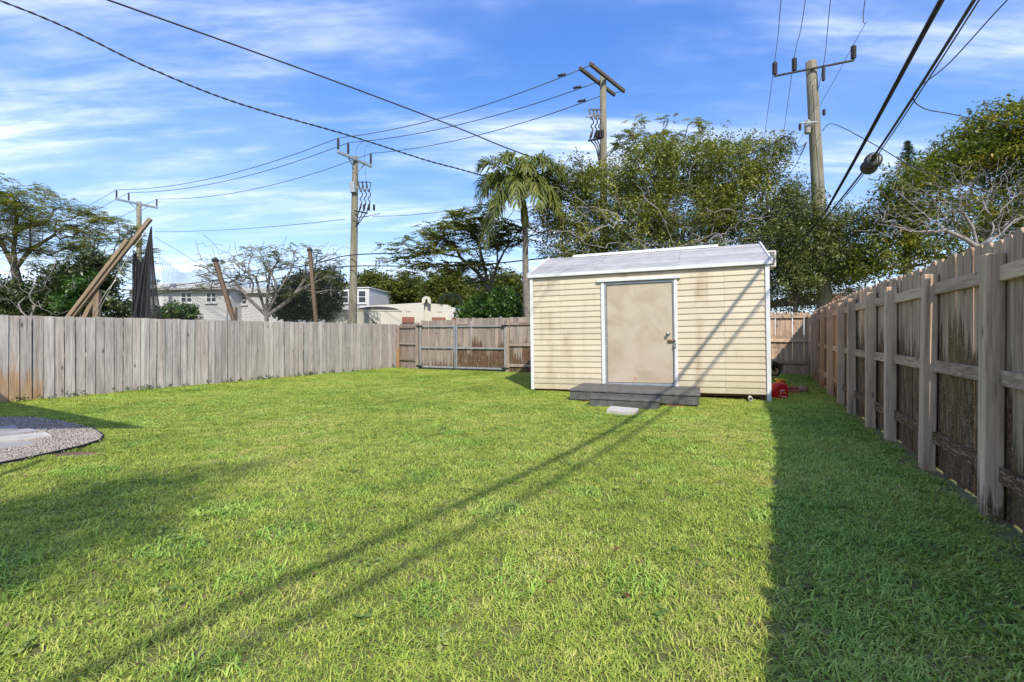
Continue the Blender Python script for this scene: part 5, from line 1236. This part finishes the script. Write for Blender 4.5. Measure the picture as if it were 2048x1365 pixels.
# --- palms
def frond(L, rise, droop, az, nl, ll, wl, hang=.6, yellow=0., roll=0.):
    n = nl; t = np.linspace(0, 1, 16); d = np.array([math.cos(az), math.sin(az), 0.])
    r = np.stack([d[0]*L*t*(1-.22*droop*t), d[1]*L*t*(1-.22*droop*t), L*(rise*t-droop*t**2.0)], 1)
    s = np.array([-d[1], d[0], 0.]); V = []; tint = []; F = []
    for k in range(n):
        tt = .12+.88*(k+.5)/n; p = np.array([np.interp(tt, t, r[:, i]) for i in range(3)]); p2 = np.array([np.interp(min(1, tt+.04), t, r[:, i]) for i in range(3)]); tg = p2-p; tg /= np.linalg.norm(tg)+1e-9
        up = np.cross(tg, s) if np.cross(tg, s)[2] > 0 else -np.cross(tg, s)
        l = ll*math.sin(math.pi*(.18+.74*tt))**.7*random.uniform(.85, 1.12)
        for sg in (-1, 1):
            dd = s*sg*random.uniform(.45, .9)+tg*(.55+.35*tt)+up*random.uniform(-.45, .6)+np.array([random.gauss(0, .16), random.gauss(0, .16), random.gauss(0, .12)]); dd /= np.linalg.norm(dd)
            q0 = p; q1 = p+dd*l*.5; q2 = q1+(dd*.7+np.array([0, 0, -hang*random.uniform(.6, 1.3)]))*l*.5
            wv = np.cross(dd, up); wv = wv/(np.linalg.norm(wv)+1e-9)*wl
            o = len(V); V += [q0-wv*.3, q0+wv*.3, q1+wv, q1-wv, q2+wv*.15, q2-wv*.15]; F += [(o, o+1, o+2, o+3), (o+3, o+2, o+4, o+5)]
            tv = min(1, max(0, random.gauss(.42, .16)+yellow)); tint += [tv]*6
    rm = MB().tube(r, list(np.linspace(.030, .006, 16)), 5)
    o = len(V); V = V+[np.array(v) for v in rm.v]; F = F+[tuple(i+o for i in f) for f in rm.f if len(f) == 4]; tint += [.55+yellow*.5]*len(rm.v)
    return npmesh('frond', np.array(V), np.array(F), np.array(tint))
D = 16.; b0 = P(1060, 640, D)
pa = empty('palm_tree', (b0[0], D, 0), 'palm with arching windblown fronds left of the shed', 'tree', GT)
topp = P(1046, 428, D); base = np.array([b0[0]+.12, D, 0])
tr = [base*(1-t)+np.array(P(1051, 455, D))*t+np.array([.10*math.sin(math.pi*t), 0, 0])*-1 for t in np.linspace(0, 1, 10)]
obj('trunk', MB().tube(rel(pa, tr), list(np.linspace(.155, .085, 10)), 14), M_['bark_grey'], pa)
obj('crownshaft', MB().tube(rel(pa, [P(1051, 456, D), P(1050, 445, D), P(1048, 420, D), P(1046, 390, D)]), [.09, .135, .12, .05], 12), M_['shaft_green'], pa)
hub = np.array(P(1046, 396, D))-np.array([b0[0], D, 0])
for az, rise, dp, L, ye in ((85, 1.9, .35, .95, .05), (55, 1.45, .95, 1.6, 0), (125, 1.4, .95, 1.75, 0), (105, 1.5, .9, 1.5, .05), (175, 1.3, 1.3, 1.95, .02), (200, 1.15, 1.4, 2.0, .05), (150, 1.35, 1.15, 1.85, -.05), (230, 1.05, 1.5, 1.9, .0), (260, 1.25, 1.5, 1.8, .05), (290, 1.2, 1.5, 1.8, .05), (320, 1.1, 1.4, 1.85, .1), (345, .85, 1.45, 1.95, .2), (5, .5, 1.5, 1.9, .45), (25, 1.3, 1.25, 1.75, 0), (275, 1.5, 1.15, 1.5, .0), (185, .6, 1.45, 1.95, .12), (215, .45, 1.4, 1.85, .0), (340, 1.45, 1.15, 1.7, .05), (240, 1.5, 1.1, 1.6, .06), (305, 1.5, 1.1, 1.6, .02), (190, 1.6, 1.1, 1.75, .03), (0, 1.5, 1.15, 1.7, .06), (165, .9, 1.5, 1.9, .05), (15, .9, 1.5, 1.85, .15)):
    obj('frond', frond(L*1.12, rise, dp, R(az), 58, .66, .026, .8, ye), M_['leaf_palm'], pa, tuple(hub+np.array([0, 0, random.uniform(-.1, .12)])))
obj('fruit_stalk', MB().tube([tuple(hub+np.array(v)) for v in ((0, 0, -.5), (-.3, -.1, -.45), (-.5, -.1, -.7))], .012, 5).tube([tuple(hub+np.array(v)) for v in ((0, 0, -.5), (.3, -.1, -.5), (.45, -.1, -.8))], .012, 5), M_['rope'], pa)
# palm fronds just over the right fence
D = 6.4; b0 = np.array([P(1985, 640, D)[0], D, 0])
pf = empty('low_palm', (b0[0], b0[1], 0), 'low yellow-green palm peeping over the right fence', 'shrub')
obj('trunk', MB().tube([(0, 0, 0), (0, 0, 1.2), (.0, .0, 1.7)], [.07, .06, .04], 8), M_['bark_brown'], pf)
for az, rise, dp in ((100, .8, .75), (140, .75, .8), (170, .7, .8), (200, .6, .8), (230, .6, .9), (70, .7, .8), (30, .7, .8)):
    obj('frond', frond(.85, rise, dp, R(az), 26, .26, .011, .4, .12), M_['leaf_palm'], pf, (0, 0, 1.62))
# palm-like sapling behind gate
D = 21.; b0 = P(935, 640, D)
sp2 = empty('palm_sapling', (b0[0], D, 0), 'thin palm sapling before the bungalow', 'tree', GT)
obj('trunk', MB().tube([(0, 0, 0), (-.1, 0, 1.4), tuple(P(902, 592, D)-np.array([b0[0], D, 0]))], [.06, .05, .03], 8), M_['bark_brown'], sp2)
for az in range(0, 360, 45): obj('frond', frond(.75, .5, 1.0, R(az+10), 22, .3, .014, .7, .05), M_['leaf_palm'], sp2, tuple(P(902, 592, D)-np.array([b0[0], D, 0])))

# tree standing behind the photographer, shading the lawn at lower left
b0 = np.array([.6, -13.0, 0])
def shb(px, py, h, r_, w_=1.): g_ = G(px, py); return (np.array([g_[0]+.221*h, g_[1]-1.088*h, h]), np.array([r_, r_*.75, r_*.8]), w_)
tree('yard_tree', 'tall tree behind the viewpoint whose crown shades the lower left lawn', b0, [shb(480, 938, 13, .30), shb(380, 955, 12.6, .34), shb(260, 990, 13.2, .50), shb(120, 1040, 13, .55), shb(30, 1110, 12.8, .55), shb(330, 893, 13, .22, .5), shb(-150, 1080, 12.8, .8)], [[(b0[0], b0[1], 0), (.5, -12.5, 6.), (.3, -11.8, 10.8)]], M_['bark_grey'], M_['leaf_dark'], 100, 12, (.17, .17, .13), .15, .5, .2, .1, nbr=60, mx=.16)

# ================================================================== GRASS AND GRAVEL (instances)
def clump_mesh(name, n, rad, hmin, hmax, wmin, wmax, spread):
    V = []; F = []; T = []
    for _ in range(n):
        a = random.uniform(0, 6.283); rr = rad*math.sqrt(random.random()); x, y = rr*math.cos(a), rr*math.sin(a)
        az = random.uniform(0, 6.283); lean = random.uniform(.4, spread); h = random.uniform(hmin, hmax); wd = random.uniform(wmin, wmax)
        d = np.array([math.cos(az), math.sin(az), 0]); s = np.array([-d[1], d[0], 0]); tw = random.uniform(-.6, .6); s = s*math.cos(tw)+d*math.sin(tw)*.6
        p0 = np.array([x, y, 0.]); p1 = p0+d*h*lean*.35+np.array([0, 0, h*.62]); p2 = p0+d*h*lean*1.05+np.array([0, 0, h*random.uniform(.62, 1.0)])
        o = len(V); V += [p0-s*wd*.5, p0+s*wd*.5, p1+s*wd*.5, p1-s*wd*.5, p2+s*wd*.1, p2-s*wd*.1]; F += [(o, o+1, o+2, o+3), (o+3, o+2, o+4, o+5)]
        t = random.random(); T += [t*.8, t*.8, t, t, min(1, t+.1), min(1, t+.1)]
    return npmesh(name, np.array(V), np.array(F), np.array(T))
gcol = bpy.data.collections.new('grass_clumps')
NT = 8                                             # broad turf tiles, then small edge tufts
for i in range(NT+6):
    if i < 5: me = clump_mesh('grass_tile', 430, .17, .013, .027, .0028, .0058, 2.1)
    elif i < NT: me = clump_mesh('grass_tile', 270, .17, .018, .038, .0045, .0085, 1.9)
    elif i < NT+4: me = clump_mesh('grass_tuft', 34, .06, .014, .032, .003, .006, 1.8)
    else: me = clump_mesh('grass_tuft', 9, .05, .03, .05, .004, .008, 1.6)
    me.materials.append(M_['grass_coarse_lifted'] if 5 <= i < NT or i >= NT+4 else M_['grass_sun']); o = bpy.data.objects.new(f'clump{i:02d}', me); gcol.objects.link(o)
scol = bpy.data.collections.new('gravel_pieces')
for i in range(3):
    b = MB(); v, f_ = [], []
    for j in range(4):
        ph = math.pi*j/3
        for k in range(6): t = k*math.pi/3; jj = random.uniform(.75, 1.2); v.append((.011*math.sin(ph)*math.cos(t)*jj, .009*math.sin(ph)*math.sin(t)*jj, .007*math.cos(ph)*jj))
    for j in range(3):
        for k in range(6): f_.append((j*6+k, j*6+(k+1) % 6, j*6+6+(k+1) % 6, j*6+6+k))
    b.add(v, f_, True); me = b.mesh('pebble'); me.materials.append(M_['gravel_stone']); o = bpy.data.objects.new(f'pebble{i}', me); scol.objects.link(o)
def scatter(name, pts, rot, scl, idx, collection, label, cat):
    me = bpy.data.meshes.new(name); me.vertices.add(len(pts)); me.vertices.foreach_set('co', pts.astype(np.float32).ravel())
    a = me.attributes.new('rot', 'FLOAT_VECTOR', 'POINT'); a.data.foreach_set('vector', rot.astype(np.float32).ravel())
    a = me.attributes.new('scl', 'FLOAT', 'POINT'); a.data.foreach_set('value', scl.astype(np.float32))
    a = me.attributes.new('idx', 'INT', 'POINT'); a.data.foreach_set('value', idx.astype(np.int32))
    o = bpy.data.objects.new(name, me); col.objects.link(o); tag(o, label, cat, kind='stuff')
    ng = bpy.data.node_groups.new(name, 'GeometryNodeTree')
    ng.interface.new_socket('Geometry', in_out='INPUT', socket_type='NodeSocketGeometry'); ng.interface.new_socket('Geometry', in_out='OUTPUT', socket_type='NodeSocketGeometry')
    gi = ng.nodes.new('NodeGroupInput'); go = ng.nodes.new('NodeGroupOutput')
    ci = ng.nodes.new('GeometryNodeCollectionInfo'); ci.inputs['Collection'].default_value = collection; ci.inputs['Separate Children'].default_value = True; ci.inputs['Reset Children'].default_value = True
    def at(n, dt): q = ng.nodes.new('GeometryNodeInputNamedAttribute'); q.data_type = dt; q.inputs[0].default_value = n; return q.outputs[0]
    mp = ng.nodes.new('GeometryNodeMeshToPoints'); ng.links.new(gi.outputs[0], mp.inputs[0])
    ip = ng.nodes.new('GeometryNodeInstanceOnPoints'); L = ng.links.new
    L(mp.outputs[0], ip.inputs['Points']); L(ci.outputs[0], ip.inputs['Instance']); ip.inputs['Pick Instance'].default_value = True
    L(at('idx', 'INT'), ip.inputs['Instance Index']); e2r = ng.nodes.new('FunctionNodeEulerToRotation'); L(at('rot', 'FLOAT_VECTOR'), e2r.inputs[0]); L(e2r.outputs[0], ip.inputs['Rotation']); L(at('scl', 'FLOAT'), ip.inputs['Scale'])
    L(ip.outputs[0], go.inputs[0]); md = o.modifiers.new('scatter', 'NODES'); md.node_group = ng; return o
yard = [(-9.9, 6.5), (-4.02, 17.05), (-3.2, 16.4), (1.0, 14.7), (6.3, 15.1), (8.7, 14.1)] + [tuple(np.array(p)+np.array([-.02, .0])) for p in RP[::-1]] + [(1.9, .5), (-6, .5)]
def pts_in(n, x0, x1, y0, y1):
    return np.stack([rng.uniform(x0, x1, n), rng.uniform(y0, y1, n)], 1)
def dist_seg(p, poly):
    d = np.full(len(p), 1e9)
    for a, b_ in zip(poly[:-1], poly[1:]):
        a, b_ = np.array(a), np.array(b_); ab = b_-a; t = np.clip(((p-a)@ab)/(ab@ab), 0, 1); d = np.minimum(d, np.linalg.norm(p-(a+t[:, None]*ab), axis=1))
    return d
lc = np.array([math.cos(SANG), -math.sin(SANG)]); ln = np.array([math.sin(SANG), math.cos(SANG)])
def rectpoly(u0, u1, v0, v1): return [tuple(np.array([SX, SY])+lc*u+ln*v) for u, v in ((u0, v0), (u1, v0), (u1, v1), (u0, v1))]
holes = [gpoly, rectpoly(.0, SLEN, .08, SDEP), rectpoly(DKX0, DKX1, -DKN+.05, .1), rectpoly(1.59, 2.65, -DKN-.44, -DKN+.1), [tuple(t[:2]) for t in q_stone], [(c0[0]+.22*math.cos(t), c0[1]+.115*math.sin(t)) for t in np.linspace(0, 6.283, 16, endpoint=False)]]
def edge_dist(p):
    d = dist_seg(p, yard+[yard[0]])
    for h in holes: d = np.minimum(d, dist_seg(p, list(h)+[h[0]]))
    return d
def lawn_ok(p):
    k_ = inpoly(p, yard) & (np.abs(p[:, 0]) < p[:, 1]*1.12+.5)
    for h in holes: k_ &= ~inpoly(p, h)
    return k_
sp_ = .215; gx, gy = np.meshgrid(np.arange(-10, 9, sp_), np.arange(.7, 17.2, sp_*.866)); gx = gx+(np.arange(gx.shape[0]) % 2)[:, None]*sp_*.5
p = np.stack([gx.ravel(), gy.ravel()], 1)+rng.uniform(-.035, .035, (gx.size, 2)); p = p[lawn_ok(p)]; ed = edge_dist(p); p = p[ed > .15]
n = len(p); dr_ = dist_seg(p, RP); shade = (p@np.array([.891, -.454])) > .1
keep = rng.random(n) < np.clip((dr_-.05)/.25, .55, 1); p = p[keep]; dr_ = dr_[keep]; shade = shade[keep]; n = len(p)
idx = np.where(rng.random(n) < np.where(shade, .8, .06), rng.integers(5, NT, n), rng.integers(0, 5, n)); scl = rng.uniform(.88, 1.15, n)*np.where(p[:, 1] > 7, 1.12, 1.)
# edge tufts
e = pts_in(150000, -10, 9, .7, 17.2); e = e[lawn_ok(e)]; de = edge_dist(e); e = e[de < .20]; e = e[rng.random(len(e)) < .55]
dre = dist_seg(e, RP); dle = dist_seg(e, [tuple(LS), tuple(LB)]); e = e[rng.random(len(e)) < np.clip(dre/.2, .5, 1)]; m_ = len(e)
dle = dist_seg(e, [tuple(LS), tuple(LB)]); dre = dist_seg(e, RP)
# scattered taller tufts and weeds inside the lawn
f2 = pts_in(2600, -9, 8, .8, 16); f2 = f2[lawn_ok(f2)]; f2 = f2[edge_dist(f2) > .1]; m2 = len(f2)
pall = np.vstack([p, e, f2]); idxa = np.concatenate([idx, rng.integers(NT, NT+4, m_), rng.integers(NT+4, NT+6, m2)])
scla = np.concatenate([scl, rng.uniform(.8, 1.25, m_)*np.where(dle < .12, rng.uniform(1., 1.7, m_), 1.), rng.uniform(.6, 1.15, m2)])
N_ = len(pall); rot = np.stack([rng.normal(0, .02, N_), rng.normal(0, .02, N_), rng.uniform(0, 6.283, N_)], 1)
print('grass instances', n, m_, m2)
scatter('lawn_grass', np.column_stack([pall, np.zeros(N_)]), rot, scla, idxa, gcol, 'short coarse green lawn grass covering the yard', 'grass')
p = pts_in(60000, -9.5, -4.2, 3.4, 7.5); p = p[inpoly(p, gpoly) & (np.abs(p[:, 0]) < p[:, 1]*1.10+.3)]; n = len(p)
scatter('gravel', np.column_stack([p, rng.uniform(.014, .026, n)]), rng.uniform(0, 6.28, (n, 3)), rng.uniform(.7, 1.7, n), rng.integers(0, 3, n), scol, 'pale pea gravel in the curved bed at left', 'gravel')
# mulch / dead leaves at the foot of the right fence
p = pts_in(5000, 2, 9, 1, 14); d_ = dist_seg(p, RP); p = p[(d_ < .22) & (rng.random(len(p)) < .8)]; n = len(p)
V, F = leaf_quads(np.column_stack([p, np.full(n, .012)]), .035, .5, .8, -.05)
M_['litter'] = foliage('dry_leaf_litter', [(0, (.07, .03, .02)), (.5, (.16, .07, .045)), (1, (.28, .17, .09))], .1)
tag(obj('leaf_litter', npmesh('leaf_litter', V, F, np.repeat(rng.random(n), 4)), M_['litter']), 'reddish brown leaf litter along the right fence foot', 'litter', kind='stuff')
# dry fallen leaves and small broad-leaved weeds in the lawn
p = pts_in(900, -9, 8, 1.2, 13); p = p[lawn_ok(p)][:420]; n = len(p)
V, F = leaf_quads(np.column_stack([p, rng.uniform(.028, .040, n)]), .034, .5, .85, -.02)
tag(obj('fallen_leaves', npmesh('fallen_leaves', V, F, np.repeat(rng.uniform(.3, 1, n), 4)), M_['litter']), 'dry brown leaves scattered over the lawn', 'fallen leaves', kind='stuff')
p = pts_in(700, -9, 8, 1.2, 12); p = p[lawn_ok(p)][:300]; n = len(p)
cen = np.repeat(np.column_stack([p, np.full(n, .026)]), 9, axis=0)+rng.normal(0, 1, (n*9, 3))*np.array([.03, .03, .005]); V, F = leaf_quads(cen, .035, .6, .85, -.05)
tag(obj('lawn_weeds', npmesh('lawn_weeds', V, F, np.repeat(rng.random(n*9), 4)), M_['leaf_clover']), 'small broad-leaved weeds dotted through the lawn', 'weeds', kind='stuff')
# clover and creeping cover along the right fence
p = pts_in(60000, 2, 9, 2, 14); d_ = dist_seg(p, RP); w_ = np.clip(1.1-d_/.85, 0, 1)*(.35+.65*(np.sin(p[:, 0]*4+p[:, 1]*1.7)*np.sin(p[:, 1]*3.1) > -.2)); p = p[(rng.random(len(p)) < w_*.8) & lawn_ok(p)]; n = len(p)
V, F = leaf_quads(np.column_stack([p, rng.uniform(.012, .040, n)]), .022, .8, .8, -.05)
tag(obj('creeping_clover', npmesh('creeping_clover', V, F, np.repeat(rng.random(n), 4)), M_['leaf_clover']), 'low creeping clover along the right fence', 'clover', kind='stuff')
# small weeds along the left fence foot
s_ = rng.uniform(0, 10, 60); p = LA[None]+LD[None]*s_[:, None]+np.array([.05, -.03])+rng.normal(0, .02, (60, 2))
cen = np.repeat(np.column_stack([p, np.full(60, .06)]), 12, axis=0)+rng.normal(0, 1, (720, 3))*np.array([.03, .03, .035]); V, F = leaf_quads(cen, .05, .5, .3, 0)
tag(obj('fence_foot_weeds', npmesh('weeds', V, F, np.repeat(rng.random(720), 4)), M_['leaf_bright']), 'small leafy weeds along the plank fence foot', 'weeds', kind='stuff')
